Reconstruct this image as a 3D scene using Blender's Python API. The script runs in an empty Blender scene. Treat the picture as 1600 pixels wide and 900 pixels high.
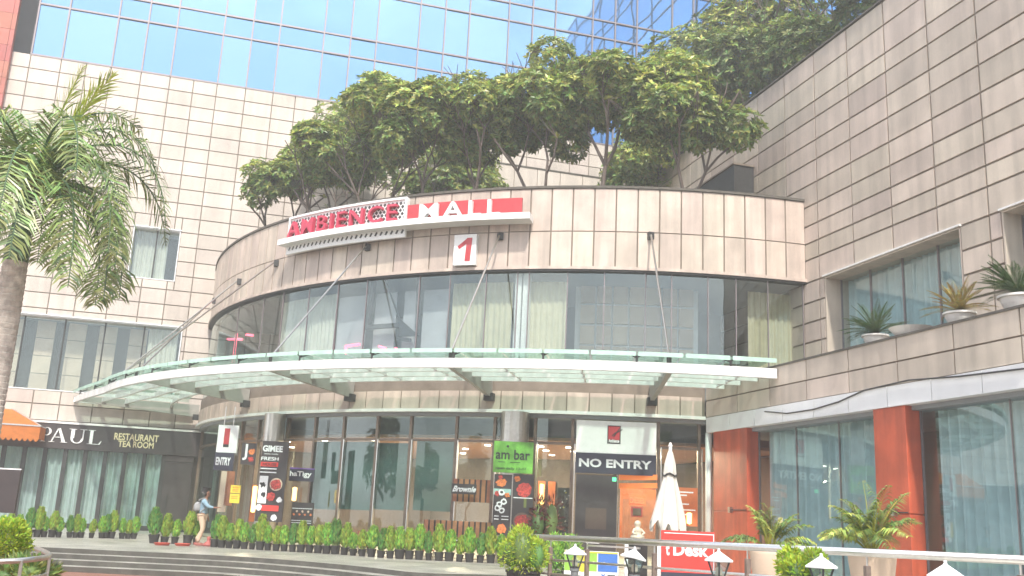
import bpy, bmesh, math, random
from mathutils import Vector, Matrix, noise
random.seed(7)
sc = bpy.context.scene
COL = sc.collection
rad = math.radians
# ------------------------------------------------------------ camera
FPX = 1505.34; YAW, PITCH, ROLL = rad(15.7545), rad(13.277), rad(2.7277)
CAM = Vector((0, 0, 1.6))
_f0 = Vector((math.sin(YAW), math.cos(YAW), 0)); _r0 = Vector((math.cos(YAW), -math.sin(YAW), 0)); _u0 = Vector((0, 0, 1))
FW = _f0 * math.cos(PITCH) + _u0 * math.sin(PITCH)
_u1 = -_f0 * math.sin(PITCH) + _u0 * math.cos(PITCH)
RT = _r0 * math.cos(ROLL) + _u1 * math.sin(ROLL)
UP = -_r0 * math.sin(ROLL) + _u1 * math.cos(ROLL)
cd = bpy.data.cameras.new('camera'); cam = bpy.data.objects.new('camera', cd); COL.objects.link(cam)
cd.sensor_width = 36; cd.lens = FPX / 1600 * 36; cd.clip_start = 0.05; cd.clip_end = 600
cam.matrix_world = Matrix(((RT.x, UP.x, -FW.x, CAM.x), (RT.y, UP.y, -FW.y, CAM.y), (RT.z, UP.z, -FW.z, CAM.z), (0, 0, 0, 1)))
sc.camera = cam
# ------------------------------------------------------------ sky, sun, exposure
SUN_EL, SUN_AZ = rad(50), rad(189)      # azimuth clockwise from +Y, where the sun stands
w = bpy.data.worlds.new('World'); sc.world = w; w.use_nodes = True
nt = w.node_tree; N = nt.nodes; bg = N['Background']
sky = N.new('ShaderNodeTexSky'); sky.sky_type = 'NISHITA'; sky.sun_disc = False
sky.sun_elevation = SUN_EL; sky.sun_rotation = SUN_AZ; sky.air_density = 1.0; sky.dust_density = 1.6; sky.ozone_density = 1.0
tcw = N.new('ShaderNodeTexCoord'); mpw = N.new('ShaderNodeMapping'); mpw.inputs['Scale'].default_value = (1, 1, 2.2)
nzw = N.new('ShaderNodeTexNoise'); nzw.inputs['Scale'].default_value = 2.6; nzw.inputs['Detail'].default_value = 5; nzw.inputs['Roughness'].default_value = .55
rpw = N.new('ShaderNodeValToRGB'); rpw.color_ramp.elements[0].position = .42; rpw.color_ramp.elements[1].position = .66
mxw = N.new('ShaderNodeMix'); mxw.data_type = 'RGBA'; mxw.inputs['B'].default_value = (10.5, 10.8, 11.2, 1)
nt.links.new(tcw.outputs['Generated'], mpw.inputs[0]); nt.links.new(mpw.outputs[0], nzw.inputs['Vector'])
nt.links.new(nzw.outputs['Fac'], rpw.inputs[0]); nt.links.new(rpw.outputs[0], mxw.inputs['Factor'])
nt.links.new(sky.outputs[0], mxw.inputs['A']); nt.links.new(mxw.outputs['Result'], bg.inputs[0])
bg.inputs[1].default_value = 0.15
sl = bpy.data.lights.new('sun', 'SUN'); sl.energy = 3.4; sl.angle = rad(3.0); sl.color = (1, .94, .84)
so = bpy.data.objects.new('sun', sl); COL.objects.link(so)
sd = Vector((math.sin(SUN_AZ) * math.cos(SUN_EL), math.cos(SUN_AZ) * math.cos(SUN_EL), math.sin(SUN_EL)))
so.rotation_euler = sd.to_track_quat('Z', 'Y').to_euler(); so.location = (0, 0, 60)
sc.view_settings.view_transform = 'Standard'; sc.view_settings.look = 'None'
sc.view_settings.exposure = 0.95; sc.view_settings.gamma = 1
sc.render.engine = 'CYCLES'
sc.cycles.max_bounces = 8; sc.cycles.transparent_max_bounces = 16; sc.cycles.volume_bounces = 0
sc.cycles.caustics_reflective = False; sc.cycles.caustics_refractive = False; sc.cycles.sample_clamp_indirect = 6

# ------------------------------------------------------------ helpers
S = 0.82
HAZE = 0.0042  # density of the haze added to lift the blacks
def zz(z): return 1.6 + S * (z - 1.1)
def ray(x, y): return FW + RT * ((x - 800) / FPX) - UP * ((y - 450) / FPX)
def at(x, y, D):
    d = ray(x, y); return CAM + d * (D / d.dot(_f0))
def onp(x, y, ax, v):
    d = ray(x, y); return CAM + d * ((v - CAM[ax]) / d[ax])
CX, CY, R = 18.56, 47.06, 20.02
YL, XR, XB = 47.07, 17.71, 14.27
ZB, ZW, ZJ, ZT = zz(5.0), zz(10.78), zz(12.37), zz(14.296)
def dp(th, r, z):
    if r > 22 and th < -76: r += 1.25*((-76-th)/14)**1.4   # the canopy flares out towards its left tip
    t = rad(th); return Vector((CX + r * math.sin(t), CY - r * math.cos(t), z))
def oncyl(x, y, r):
    d = ray(x, y); ox, oy = CAM.x - CX, CAM.y - CY
    a = d.x**2 + d.y**2; b = 2 * (ox * d.x + oy * d.y); c = ox * ox + oy * oy - r * r
    t = (-b - math.sqrt(max(b * b - 4 * a * c, 0))) / (2 * a); P = CAM + d * t
    return math.degrees(math.atan2(P.x - CX, -(P.y - CY))), P.z
# plaza level
ZP = 0.20
def zp(x, y): return ZP
def onplaza(x, y):
    return onp(x, y, 2, ZP)

class MB:
    def __init__(s): s.v = []; s.f = []; s.sm = []
    def add(s, vs, fs):
        o = len(s.v); s.v += [Vector(p) for p in vs]; s.f += [tuple(i + o for i in f) for f in fs]; return s
    def box(s, x0, x1, y0, y1, z0, z1):
        return s.add([(x0,y0,z0),(x1,y0,z0),(x1,y1,z0),(x0,y1,z0),(x0,y0,z1),(x1,y0,z1),(x1,y1,z1),(x0,y1,z1)],
              [(0,3,2,1),(4,5,6,7),(0,1,5,4),(1,2,6,5),(2,3,7,6),(3,0,4,7)])
    def obox(s, c, ax, ay, az):      # centre and half vectors
        c, ax, ay, az = map(Vector, (c, ax, ay, az))
        if ax.cross(ay).dot(az) < 0: ax = -ax
        P = [c + ax*i + ay*j + az*k for k in (-1,1) for j in (-1,1) for i in (-1,1)]
        return s.add(P, [(0,2,3,1),(4,5,7,6),(0,1,5,4),(1,3,7,5),(3,2,6,7),(2,0,4,6)])
    def bar(s, p, q, w_, h_=None, up=(0,0,1)):
        p, q = Vector(p), Vector(q); d = (q - p) / 2; h_ = h_ or w_
        a = d.cross(Vector(up));
        if a.length < 1e-6: a = d.cross(Vector((1,0,0)))
        a.normalize(); b = a.cross(d).normalized()
        return s.obox((p + q) / 2, d, a * w_ / 2, b * h_ / 2)
    def cbox(s, t0, t1, r0, r1, z0, z1, n=None):
        n = n or max(1, int(abs(t1 - t0) / 1.0)); vs = []; fs = []
        for i in range(n + 1):
            t = t0 + (t1 - t0) * i / n
            vs += [dp(t, r0, z0), dp(t, r1, z0), dp(t, r1, z1), dp(t, r0, z1)]
        for i in range(n):
            a = i * 4
            for k in range(4): fs.append((a + k, a + (k + 1) % 4, a + 4 + (k + 1) % 4, a + 4 + k))
        fs += [(3, 2, 1, 0), (n*4, n*4+1, n*4+2, n*4+3)]
        return s.add(vs, fs)
    def tube(s, pts, r, n=8, cap=True):
        pts = [Vector(p) for p in pts]; m = len(pts)
        rs = r if isinstance(r, (list, tuple)) else [r] * m
        T = []
        for i in range(m):
            t = (pts[min(i+1, m-1)] - pts[max(i-1, 0)]); T.append(t.normalized() if t.length > 1e-9 else Vector((0,0,1)))
        u = T[0].cross(Vector((0,0,1)));
        if u.length < 1e-3: u = T[0].cross(Vector((1,0,0)))
        u.normalize(); vs = []; fs = []
        for i in range(m):
            u = u - T[i] * u.dot(T[i]); u.normalize(); v = T[i].cross(u)
            for k in range(n):
                a = 2 * math.pi * k / n; vs.append(pts[i] + (u * math.cos(a) + v * math.sin(a)) * rs[i])
        for i in range(m - 1):
            for k in range(n): fs.append((i*n+k, i*n+(k+1)%n, (i+1)*n+(k+1)%n, (i+1)*n+k))
        if cap: fs += [tuple(range(n))[::-1], tuple((m-1)*n + k for k in range(n))]
        return s.add(vs, fs)
    def lathe(s, prof, c=(0,0,0), n=20, cap=True):
        c = Vector(c); vs = []; fs = []
        for r, z in prof:
            for k in range(n):
                a = 2*math.pi*k/n; vs.append(c + Vector((r*math.cos(a), r*math.sin(a), z)))
        m = len(prof)
        for i in range(m-1):
            for k in range(n): fs.append((i*n+k, i*n+(k+1)%n, (i+1)*n+(k+1)%n, (i+1)*n+k))
        if cap: fs += [tuple(range(n))[::-1], tuple((m-1)*n+k for k in range(n))]
        return s.add(vs, fs)
    def quad(s, a, b, c, d): return s.add([a, b, c, d], [(0,1,2,3)])
    def prism(s, poly, off):
        off = Vector(off); n = len(poly); P = [Vector(p) for p in poly]
        return s.add(P + [p + off for p in P], [tuple(range(n))[::-1], tuple(range(n, 2*n))] + [(i, (i+1)%n, n+(i+1)%n, n+i) for i in range(n)])
    def build(s, name, mat, parent=None, smooth=False, bevel=0):
        me = bpy.data.meshes.new(name); base = parent.matrix_world.translation.copy() if parent else Vector((0,0,0))
        if parent:
            rp = root_loc(parent); me.from_pydata([tuple(p - rp) for p in s.v], [], s.f)
        else: me.from_pydata([tuple(p) for p in s.v], [], s.f)
        me.materials.append(mat); o = bpy.data.objects.new(name, me); COL.objects.link(o)
        if parent: o.parent = parent
        if smooth:
            for p in me.polygons: p.use_smooth = True
        if bevel:
            b = o.modifiers.new('bevel', 'BEVEL'); b.width = bevel; b.segments = 2; b.limit_method = 'ANGLE'
        return o
def root_loc(o):
    v = Vector((0,0,0))
    while o: v = v + o.location; o = o.parent
    return v
def tag(o, label=None, cat=None, group=None, kind=None):
    if label: o['label'] = label
    if cat: o['category'] = cat
    if group: o['group'] = group
    if kind: o['kind'] = kind
    return o
def thing(name, label, cat, loc=(0,0,0), group=None):
    o = bpy.data.objects.new(name, None); COL.objects.link(o); o.location = loc; o.empty_display_size = .3
    return tag(o, label, cat, group)
def copy_tree(o, parent=None):
    c = o.copy(); COL.objects.link(c)
    if parent: c.parent = parent
    for ch in [k for k in bpy.data.objects if k.parent == o]: copy_tree(ch, c)
    return c

# ------------------------------------------------------------ materials
def mat(name, col, rough=.6, metal=0, spec=.5, nscale=0, namt=.15, bump=0, bscale=40, island=0, streak=0, emit=0, trans=0):
    m = bpy.data.materials.new(name); m.use_nodes = True; t = m.node_tree; n = t.nodes; L = t.links
    b = n['Principled BSDF']; b.inputs['Base Color'].default_value = (*col, 1); b.inputs['Roughness'].default_value = rough
    b.inputs['Metallic'].default_value = metal; b.inputs['Specular IOR Level'].default_value = spec
    out = None
    if nscale or island or streak:
        rgb = n.new('ShaderNodeRGB'); rgb.outputs[0].default_value = (*col, 1); out = rgb.outputs[0]
        tc = n.new('ShaderNodeTexCoord')
        def mul(out, fac_sock, lo, hi):
            mr = n.new('ShaderNodeMapRange'); mr.inputs['To Min'].default_value = lo; mr.inputs['To Max'].default_value = hi; L.new(fac_sock, mr.inputs['Value'])
            vm = n.new('ShaderNodeVectorMath'); vm.operation = 'SCALE'; L.new(out, vm.inputs[0]); L.new(mr.outputs[0], vm.inputs['Scale']); return vm.outputs[0], mr
        if nscale:
            nz = n.new('ShaderNodeTexNoise'); nz.inputs['Scale'].default_value = nscale; nz.inputs['Detail'].default_value = 6; nz.inputs['Roughness'].default_value = .6
            L.new(tc.outputs['Object'], nz.inputs['Vector']); out, mr = mul(out, nz.outputs['Fac'], 1 - namt, 1 + namt)
            mr.inputs['From Min'].default_value = .3; mr.inputs['From Max'].default_value = .7
        if streak:
            mp = n.new('ShaderNodeMapping'); mp.inputs['Scale'].default_value = (3.2, 3.2, .22); L.new(tc.outputs['Object'], mp.inputs[0])
            nz2 = n.new('ShaderNodeTexNoise'); nz2.inputs['Scale'].default_value = 1.0; nz2.inputs['Detail'].default_value = 4; L.new(mp.outputs[0], nz2.inputs['Vector'])
            out, mr = mul(out, nz2.outputs['Fac'], 1 - streak, 1.02); mr.inputs['From Min'].default_value = .35; mr.inputs['From Max'].default_value = .6
        if island:
            g = n.new('ShaderNodeNewGeometry'); out, mr = mul(out, g.outputs['Random Per Island'], 1 - island, 1 + island)
            hs = n.new('ShaderNodeHueSaturation'); wn = n.new('ShaderNodeTexWhiteNoise'); wn.noise_dimensions = '1D'; L.new(g.outputs['Random Per Island'], wn.inputs['W'])
            mr2 = n.new('ShaderNodeMapRange'); mr2.inputs['To Min'].default_value = .5 - island * .12; mr2.inputs['To Max'].default_value = .5 + island * .12
            L.new(wn.outputs['Value'], mr2.inputs['Value']); L.new(mr2.outputs[0], hs.inputs['Hue']); L.new(out, hs.inputs['Color']); out = hs.outputs[0]
        L.new(out, b.inputs['Base Color'])
    if bump:
        tc = n.new('ShaderNodeTexCoord'); nb = n.new('ShaderNodeTexNoise'); nb.inputs['Scale'].default_value = bscale; nb.inputs['Detail'].default_value = 4
        L.new(tc.outputs['Object'], nb.inputs['Vector']); bp = n.new('ShaderNodeBump'); bp.inputs['Strength'].default_value = bump; bp.inputs['Distance'].default_value = .02
        L.new(nb.outputs['Fac'], bp.inputs['Height']); L.new(bp.outputs[0], b.inputs['Normal'])
    if emit:
        b.inputs['Emission Color'].default_value = (*col, 1); b.inputs['Emission Strength'].default_value = emit
    if trans:
        tr = n.new('ShaderNodeBsdfTranslucent'); mx = n.new('ShaderNodeMixShader'); mx.inputs[0].default_value = trans
        if out: L.new(out, tr.inputs[0])
        else: tr.inputs[0].default_value = (*col, 1)
        L.new(b.outputs[0], mx.inputs[1]); L.new(tr.outputs[0], mx.inputs[2]); L.new(mx.outputs[0], n['Material Output'].inputs['Surface'])
    return m
def glass(name, tint=(.8,.9,.87), refl=.12, gcol=(.9,1,.98), ior=1.5, wav=0.0, rough=0.0):
    m = bpy.data.materials.new(name); m.use_nodes = True; t = m.node_tree; n = t.nodes; L = t.links; n.remove(n['Principled BSDF'])
    tr = n.new('ShaderNodeBsdfTransparent'); tr.inputs[0].default_value = (*tint, 1)
    gl = n.new('ShaderNodeBsdfGlossy'); gl.inputs['Color'].default_value = (*gcol, 1); gl.inputs['Roughness'].default_value = rough
    f0 = ((ior-1)/(ior+1))**2 + refl; gm = n.new('ShaderNodeNewGeometry')
    dt = n.new('ShaderNodeVectorMath'); dt.operation = 'DOT_PRODUCT'; L.new(gm.outputs['Incoming'], dt.inputs[0]); L.new(gm.outputs['Normal'], dt.inputs[1])
    def mth(op, a, b=None):
        q = n.new('ShaderNodeMath'); q.operation = op
        for k_, v_ in enumerate((a, b)):
            if v_ is None: continue
            if isinstance(v_, (int, float)): q.inputs[k_].default_value = v_
            else: L.new(v_, q.inputs[k_])
        return q.outputs[0]
    ab = mth('ABSOLUTE', dt.outputs['Value']); pw = mth('POWER', mth('SUBTRACT', 1.0, ab), 5.0)
    fr_ = mth('ADD', mth('MULTIPLY', pw, 1 - f0), f0)
    class _o: outputs = [fr_]
    ma = _o
    mx = n.new('ShaderNodeMixShader'); L.new(ma.outputs[0], mx.inputs[0]); L.new(tr.outputs[0], mx.inputs[1]); L.new(gl.outputs[0], mx.inputs[2])
    L.new(mx.outputs[0], n['Material Output'].inputs['Surface'])
    if wav:
        tc = n.new('ShaderNodeTexCoord'); nb = n.new('ShaderNodeTexNoise'); nb.inputs['Scale'].default_value = .6; nb.inputs['Detail'].default_value = 1
        L.new(tc.outputs['Object'], nb.inputs['Vector']); bp = n.new('ShaderNodeBump'); bp.inputs['Strength'].default_value = wav; bp.inputs['Distance'].default_value = .05
        L.new(nb.outputs['Fac'], bp.inputs['Height']); L.new(bp.outputs[0], gl.inputs['Normal'])
    return m
M = {}
M['stone_l'] = mat('stone_panels', (.56,.495,.44), .55, nscale=.7, namt=.10, island=.08, streak=.10, bump=.08)
M['stone_r'] = mat('stone_panels_side', (.57,.485,.41), .55, nscale=.9, namt=.13, island=.12, streak=.16, bump=.08)
M['stone_d'] = mat('stone_panels_drum', (.555,.465,.395), .5, nscale=1.3, namt=.13, island=.11, streak=.20, bump=.08)
M['joint'] = mat('joint_backing', (.22,.18,.145), .9, nscale=2, namt=.2)
M['coping'] = mat('dark_coping', (.10,.09,.075), .8, nscale=6, namt=.3)
M['red_stone'] = mat('red_stone', (.42,.13,.10), .6, nscale=1.5, namt=.12, island=.12)
M['white_paint'] = mat('white_paint', (.82,.82,.80), .45, nscale=3, namt=.06, streak=.08)
M['white_panel'] = mat('white_panel', (.78,.79,.80), .6, nscale=2, namt=.05, island=.04)
M['sign_white'] = mat('sign_white', (.8,.8,.79), .4, nscale=6, namt=.04)
M['mullion'] = mat('mullion_metal', (.27,.23,.24), .45, metal=.4, nscale=8, namt=.1)
M['bronze'] = mat('bronze_frame', (.20,.15,.12), .4, metal=.6, nscale=10, namt=.2)
M['dark_metal'] = mat('dark_metal', (.05,.05,.05), .5, metal=.3, nscale=8, namt=.2)
M['steel'] = mat('stainless_steel', (.80,.78,.75), .30, metal=1, nscale=12, namt=.08)
M['steel_soft'] = mat('brushed_steel', (.55,.52,.48), .32, metal=1, nscale=14, namt=.12)
M['brown_steel'] = mat('weathered_post', (.25,.19,.16), .5, metal=.5, nscale=14, namt=.2)
M['sign_dark'] = mat('sign_dark', (.055,.045,.045), .45, nscale=4, namt=.15)
M['navy'] = mat('navy_board', (.045,.045,.07), .45, nscale=4, namt=.1)
M['white_ink'] = mat('white_ink', (.85,.85,.85), .5, nscale=20, namt=.05)
M['black_ink'] = mat('black_ink', (.03,.03,.03), .5, nscale=20, namt=.1)
M['gold_ink'] = mat('gold_ink', (.78,.66,.42), .45, nscale=20, namt=.06)
M['sign_red'] = mat('sign_red', (.46,.04,.05), .4, nscale=5, namt=.1)
M['pink_red'] = mat('letter_pink_red', (.50,.035,.08), .35, nscale=5, namt=.12)
M['board_red'] = mat('board_red', (.75,.06,.05), .45, nscale=4, namt=.06)
M['col_red'] = mat('column_red', (.55,.105,.05), .38, nscale=.9, namt=.25, streak=.3)
M['orange'] = mat('orange_cloth', (.62,.20,.045), .8, nscale=4, namt=.14, trans=.25)
M['asphalt'] = mat('road_paving', (.24,.115,.08), .85, nscale=3, namt=.2, bump=.5, bscale=25)
M['plaza'] = mat('plaza_stone', (.36,.35,.31), .35, nscale=1.1, namt=.4, bump=.15, bscale=12)
M['riser'] = mat('step_stone', (.09,.085,.072), .6, nscale=5, namt=.3, bump=.3, bscale=20)
M['curtain_beige'] = mat('curtain_beige', (.74,.68,.48), .9, nscale=3, namt=.08, trans=.2)
M['curtain_pale'] = mat('curtain_pale', (.76,.74,.64), .9, nscale=3, namt=.08, trans=.2)
M['curtain_blue'] = mat('curtain_blue', (.58,.70,.72), .9, nscale=3, namt=.1, trans=.2)
M['curtain_grey'] = mat('curtain_grey_green', (.76,.82,.77), .9, nscale=3, namt=.1, trans=.2)
M['blind'] = mat('grey_blind', (.45,.45,.48), .8, nscale=2, namt=.08)
M['teal'] = mat('teal_film', (.055,.12,.115), .5, nscale=2, namt=.1)
M['tan'] = mat('tan_board', (.62,.50,.38), .7, nscale=2, namt=.12, island=.08)
M['int_ceiling'] = mat('brown_ceiling', (.36,.17,.10), .7, nscale=1, namt=.1)
M['int_wall'] = mat('interior_wall', (.12,.085,.07), .8, nscale=1, namt=.2)
M['int_floor'] = mat('interior_floor', (.25,.2,.17), .3, nscale=1, namt=.15)
M['int_orange'] = mat('interior_orange', (.55,.15,.05), .6, nscale=3, namt=.15)
M['wood'] = mat('wood_slats', (.40,.17,.08), .6, nscale=5, namt=.25, island=.12)
M['office'] = mat('office_interior', (.28,.30,.32), .8, nscale=1, namt=.1)
M['lamp_on'] = mat('lit_lamp', (1,.9,.75), .5, emit=9)
M['lamp_amber'] = mat('lit_amber_lamp', (1,.62,.2), .5, emit=2.2)
M['neon'] = mat('red_lit_sign', (.9,.12,.05), .5, emit=1.3)
M['tube_pink'] = mat('pink_lit_tube', (1,.12,.2), .5, emit=2.0)
M['bark'] = mat('bark', (.13,.10,.085), .9, nscale=6, namt=.3, bump=.5, bscale=20)
M['leaf'] = mat('leaf_green', (.22,.29,.075), .42, spec=.6, island=.5, nscale=1.2, namt=.3, trans=.3)
M['leaf_lit'] = mat('leaf_sunlit', (.46,.52,.13), .38, spec=.6, island=.45, nscale=1.0, namt=.25, trans=.35)  # brighter copy of the leaf green, sunlight put into the colour
M['leaf_far'] = mat('leaf_pale', (.20,.27,.09), .55, spec=.4, island=.5, nscale=.8, namt=.3, trans=.3)
M['leaf_dark'] = mat('leaf_dark', (.15,.21,.06), .5, spec=.5, island=.5, nscale=.8, namt=.3, trans=.2)
M['conifer'] = mat('conifer_green', (.28,.50,.08), .7, spec=.3, island=.4, nscale=5, namt=.3, trans=.2)
M['conifer_y'] = mat('conifer_yellowish', (.34,.46,.07), .7, spec=.3, island=.4, nscale=5, namt=.3, trans=.2)
M['conifer_d'] = mat('conifer_deep', (.15,.31,.07), .7, spec=.3, island=.4, nscale=5, namt=.3, trans=.2)
M['lime'] = mat('lime_foliage', (.38,.50,.05), .6, spec=.4, island=.35, nscale=4, namt=.3, trans=.3)
M['palm_leaf'] = mat('palm_leaf', (.23,.31,.09), .38, spec=.7, island=.5, nscale=2, namt=.3, trans=.22)
M['palm_young'] = mat('palm_young', (.42,.48,.07), .45, spec=.5, island=.35, nscale=2, namt=.2, trans=.35)
M['palm_shaft'] = mat('palm_crownshaft', (.07,.125,.055), .4, nscale=3, namt=.2)
M['cycad'] = mat('cycad_leaf', (.07,.13,.03), .45, spec=.5, island=.4, nscale=4, namt=.3, trans=.15)
M['cycad_old'] = mat('cycad_leaf_yellow', (.33,.25,.06), .5, spec=.5, island=.4, nscale=4, namt=.3, trans=.15)
M['pot_black'] = mat('black_pot', (.035,.032,.03), .6, nscale=8, namt=.3)
M['pot_cream'] = mat('cream_pot', (.66,.50,.38), .5, nscale=3, namt=.06)
M['pot_white'] = mat('white_pot', (.76,.75,.72), .5, nscale=3, namt=.06)
M['soil'] = mat('soil', (.05,.035,.025), 1, nscale=20, namt=.4)
M['skin'] = mat('skin', (.28,.14,.09), .55, nscale=10, namt=.1)
M['hair'] = mat('hair', (.015,.012,.01), .5, nscale=30, namt=.3)
M['shirt'] = mat('blue_shirt', (.25,.38,.47), .85, nscale=10, namt=.15)
M['trouser'] = mat('beige_trousers', (.62,.47,.34), .85, nscale=10, namt=.1)
M['bag'] = mat('grey_bag', (.30,.30,.30), .85, nscale=12, namt=.25)
M['shoe'] = mat('shoe', (.33,.10,.08), .6, nscale=10, namt=.1)
M['canvas'] = mat('cream_canvas', (.72,.69,.62), .85, nscale=4, namt=.08, trans=.12)
M['green_sign'] = mat('green_poster', (.16,.42,.06), .5, nscale=2.4, namt=.5)
M['canopy_frame'] = mat('canopy_white', (.76,.77,.76), .4, nscale=2, namt=.08, streak=.12)
M['beam_grey'] = mat('beam_grey', (.33,.32,.29), .5, nscale=3, namt=.12)
M['statue'] = mat('statue_stone', (.55,.5,.38), .6, nscale=14, namt=.25)
M['red_dirt'] = mat('red_tray', (.55,.09,.06), .6, nscale=8, namt=.2)
M['red_leaf'] = mat('red_leaf', (.13,.04,.025), .6, island=.5, nscale=5, namt=.4)
M['blue'] = mat('blue_print', (.06,.17,.50), .5, nscale=5, namt=.12)
M['green'] = mat('green_print', (.30,.55,.08), .5, nscale=5, namt=.15)
M['yellow'] = mat('yellow_print', (.72,.58,.06), .5, nscale=5, namt=.1)
M['food_red'] = mat('food_red', (.50,.06,.05), .6, nscale=18, namt=.7)
M['food_orange'] = mat('food_orange', (.70,.20,.06), .6, nscale=18, namt=.5)
M['terrace'] = mat('terrace_floor', (.2,.18,.15), .9, nscale=2, namt=.2)
M['glass_g'] = glass('shopfront_glass', (.80,.90,.85), .08)
M['glass_u'] = glass('window_glass', (.78,.84,.83), .09, wav=.08)
M['glass_r'] = glass('side_glass', (.82,.92,.93), .10, (.85,1,1), wav=.08)
M['glass_c'] = glass('canopy_glass', (.50,.68,.60), .06, (.85,1,.95))
mg = bpy.data.materials.new('mirror_glass'); mg.use_nodes = True; n_ = mg.node_tree.nodes; L_ = mg.node_tree.links; b_ = n_['Principled BSDF']
b_.inputs['Metallic'].default_value = .9; b_.inputs['Roughness'].default_value = .03
g_ = n_.new('ShaderNodeNewGeometry'); cr_ = n_.new('ShaderNodeValToRGB'); cr_.color_ramp.elements[0].color = (.22,.40,.62,1); cr_.color_ramp.elements[1].color = (.30,.49,.72,1)
L_.new(g_.outputs['Random Per Island'], cr_.inputs[0]); L_.new(cr_.outputs[0], b_.inputs['Base Color'])
tc_ = n_.new('ShaderNodeTexCoord'); nz_ = n_.new('ShaderNodeTexNoise'); nz_.inputs['Scale'].default_value = .35; nz_.inputs['Detail'].default_value = 1
bp_ = n_.new('ShaderNodeBump'); bp_.inputs['Strength'].default_value = .12; bp_.inputs['Distance'].default_value = .2
L_.new(tc_.outputs['Object'], nz_.inputs['Vector']); L_.new(nz_.outputs['Fac'], bp_.inputs['Height']); L_.new(bp_.outputs[0], b_.inputs['Normal'])
M['mirror'] = mg

# ------------------------------------------------------------ text
def text_mesh(txt, bold=0.0, ext=0.05, space=1.0):
    c = bpy.data.curves.new('t', 'FONT'); c.body = txt; c.size = 1; c.extrude = ext; c.offset = bold; c.resolution_u = 3; c.space_character = space
    o = bpy.data.objects.new('t', c); COL.objects.link(o); bpy.context.view_layer.update()
    dg = bpy.context.evaluated_depsgraph_get(); me = bpy.data.meshes.new_from_object(o.evaluated_get(dg))
    vs = [v.co.copy() for v in me.vertices]; fs = [tuple(p.vertices) for p in me.polygons]
    bpy.data.objects.remove(o); bpy.data.curves.remove(c); bpy.data.meshes.remove(me)
    x0 = min(v.x for v in vs); x1 = max(v.x for v in vs); y0 = min(v.y for v in vs); y1 = max(v.y for v in vs)
    return [Vector(((v.x-x0)/(x1-x0), (v.y-y0)/(y1-y0), (v.z + ext)/(2*ext))) for v in vs], fs
def flat_text(txt, o, xd, yd, w_, h_, depth, name, m, parent, bold=0.0, slant=0):
    vs, fs = text_mesh(txt, bold); xd = Vector(xd).normalized(); yd = Vector(yd).normalized(); nd = xd.cross(yd)
    b = MB().add([Vector(o) + xd*((v.x+slant*v.y)*w_) + yd*(v.y*h_) + nd*(v.z*depth) for v in vs], fs)
    return b.build(name, m, parent)
def drum_text(txt, t0, t1, z0, z1, r, depth, name, m, parent, bold=0.0, slant=0, space=1.0):
    vs, fs = text_mesh(txt, bold, space=space)
    b = MB().add([dp(t0 + (t1-t0)*(v.x + slant*v.y), r + v.z*depth, z0 + (z1-z0)*v.y) for v in vs], fs)
    return b.build(name, m, parent)

# ------------------------------------------------------------ ground, plaza, steps
g = MB().quad((-70,-60,-.29),(70,-60,-.29),(70,75,-.29),(-70,75,-.29)).build('road', M['asphalt']); tag(g, kind='structure')
px = [(-300,842),(-120,847),(47,854),(175,860),(325,867),(400,871),(525,881),(600,889),(660,896),(790,898),(845,905),(870,940),(900,1040)]
rim = [onplaza(x, y) for x, y in px]
# smooth
def chaikin(P, k=2):
    for _ in range(k):
        Q = [P[0]]
        for a, b in zip(P, P[1:]): Q += [a*.75+b*.25, a*.25+b*.75]
        P = Q + [P[-1]]
    return P
rim = chaikin(rim, 2)
rim[0] = rim[0] + Vector((-16, 4, 0)); last = rim[-1]; rim.append(Vector((last.x+1.5, -8, zp(last.x, last.y))))
for p in rim: p.z = zp(p.x, p.y) if p.y > 6 else zp(p.x, 6)
def zpc(x, y): return zp(x, max(y, 6))
back = [Vector((40,-8,0)), Vector((40,60,0)), Vector((rim[0].x,60,0))]
for p in back: p.z = zpc(p.x, p.y)
# plaza as grid-friendly polygon (plane), tessellated by bmesh
bm = bmesh.new(); vs = [bm.verts.new(p) for p in rim + [Vector((40,6,zpc(40,6))) if False else back[0], back[1], back[2]]]
f = bm.faces.new(vs); bmesh.ops.triangulate(bm, faces=[f]); me = bpy.data.meshes.new('plaza')
bmesh.ops.recalc_face_normals(bm, faces=bm.faces)
bm.to_mesh(me); me.materials.append(M['plaza']); pl = bpy.data.objects.new('plaza', me); COL.objects.link(pl); tag(pl, kind='structure')
def offs(P, d):
    out = []
    for i, p in enumerate(P):
        t = (P[min(i+1,len(P)-1)] - P[max(i-1,0)]); t.z = 0; t.normalize(); out.append(p + Vector((t.y, -t.x, 0)) * d)
    return out
sb = MB(); tb = MB()
prev = rim
for k in range(4):
    top = prev if k == 0 else nxt
    z_off = -.12 * k
    A_ = [Vector((p.x, p.y, q.z + z_off)) for p, q in zip(offs(rim, .5*k), rim)]
    lo = [Vector((p.x, p.y, p.z - (.12 if k < 3 else .4))) for p in A_]
    for i in range(len(A_)-1): sb.quad(lo[i], lo[i+1], A_[i+1], A_[i])
    nxt = A_
    if k < 3:
        B_ = [Vector((p.x, p.y, q.z + z_off - .12)) for p, q in zip(offs(rim, .5*(k+1)), rim)]
        for i in range(len(A_)-1): tb.quad(lo[i], B_[i], B_[i+1], lo[i+1])
so_ = sb.build('steps', M['riser']); tag(so_, kind='structure')
to_ = tb.build('pavement', M['plaza']); tag(to_, kind='structure')

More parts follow.
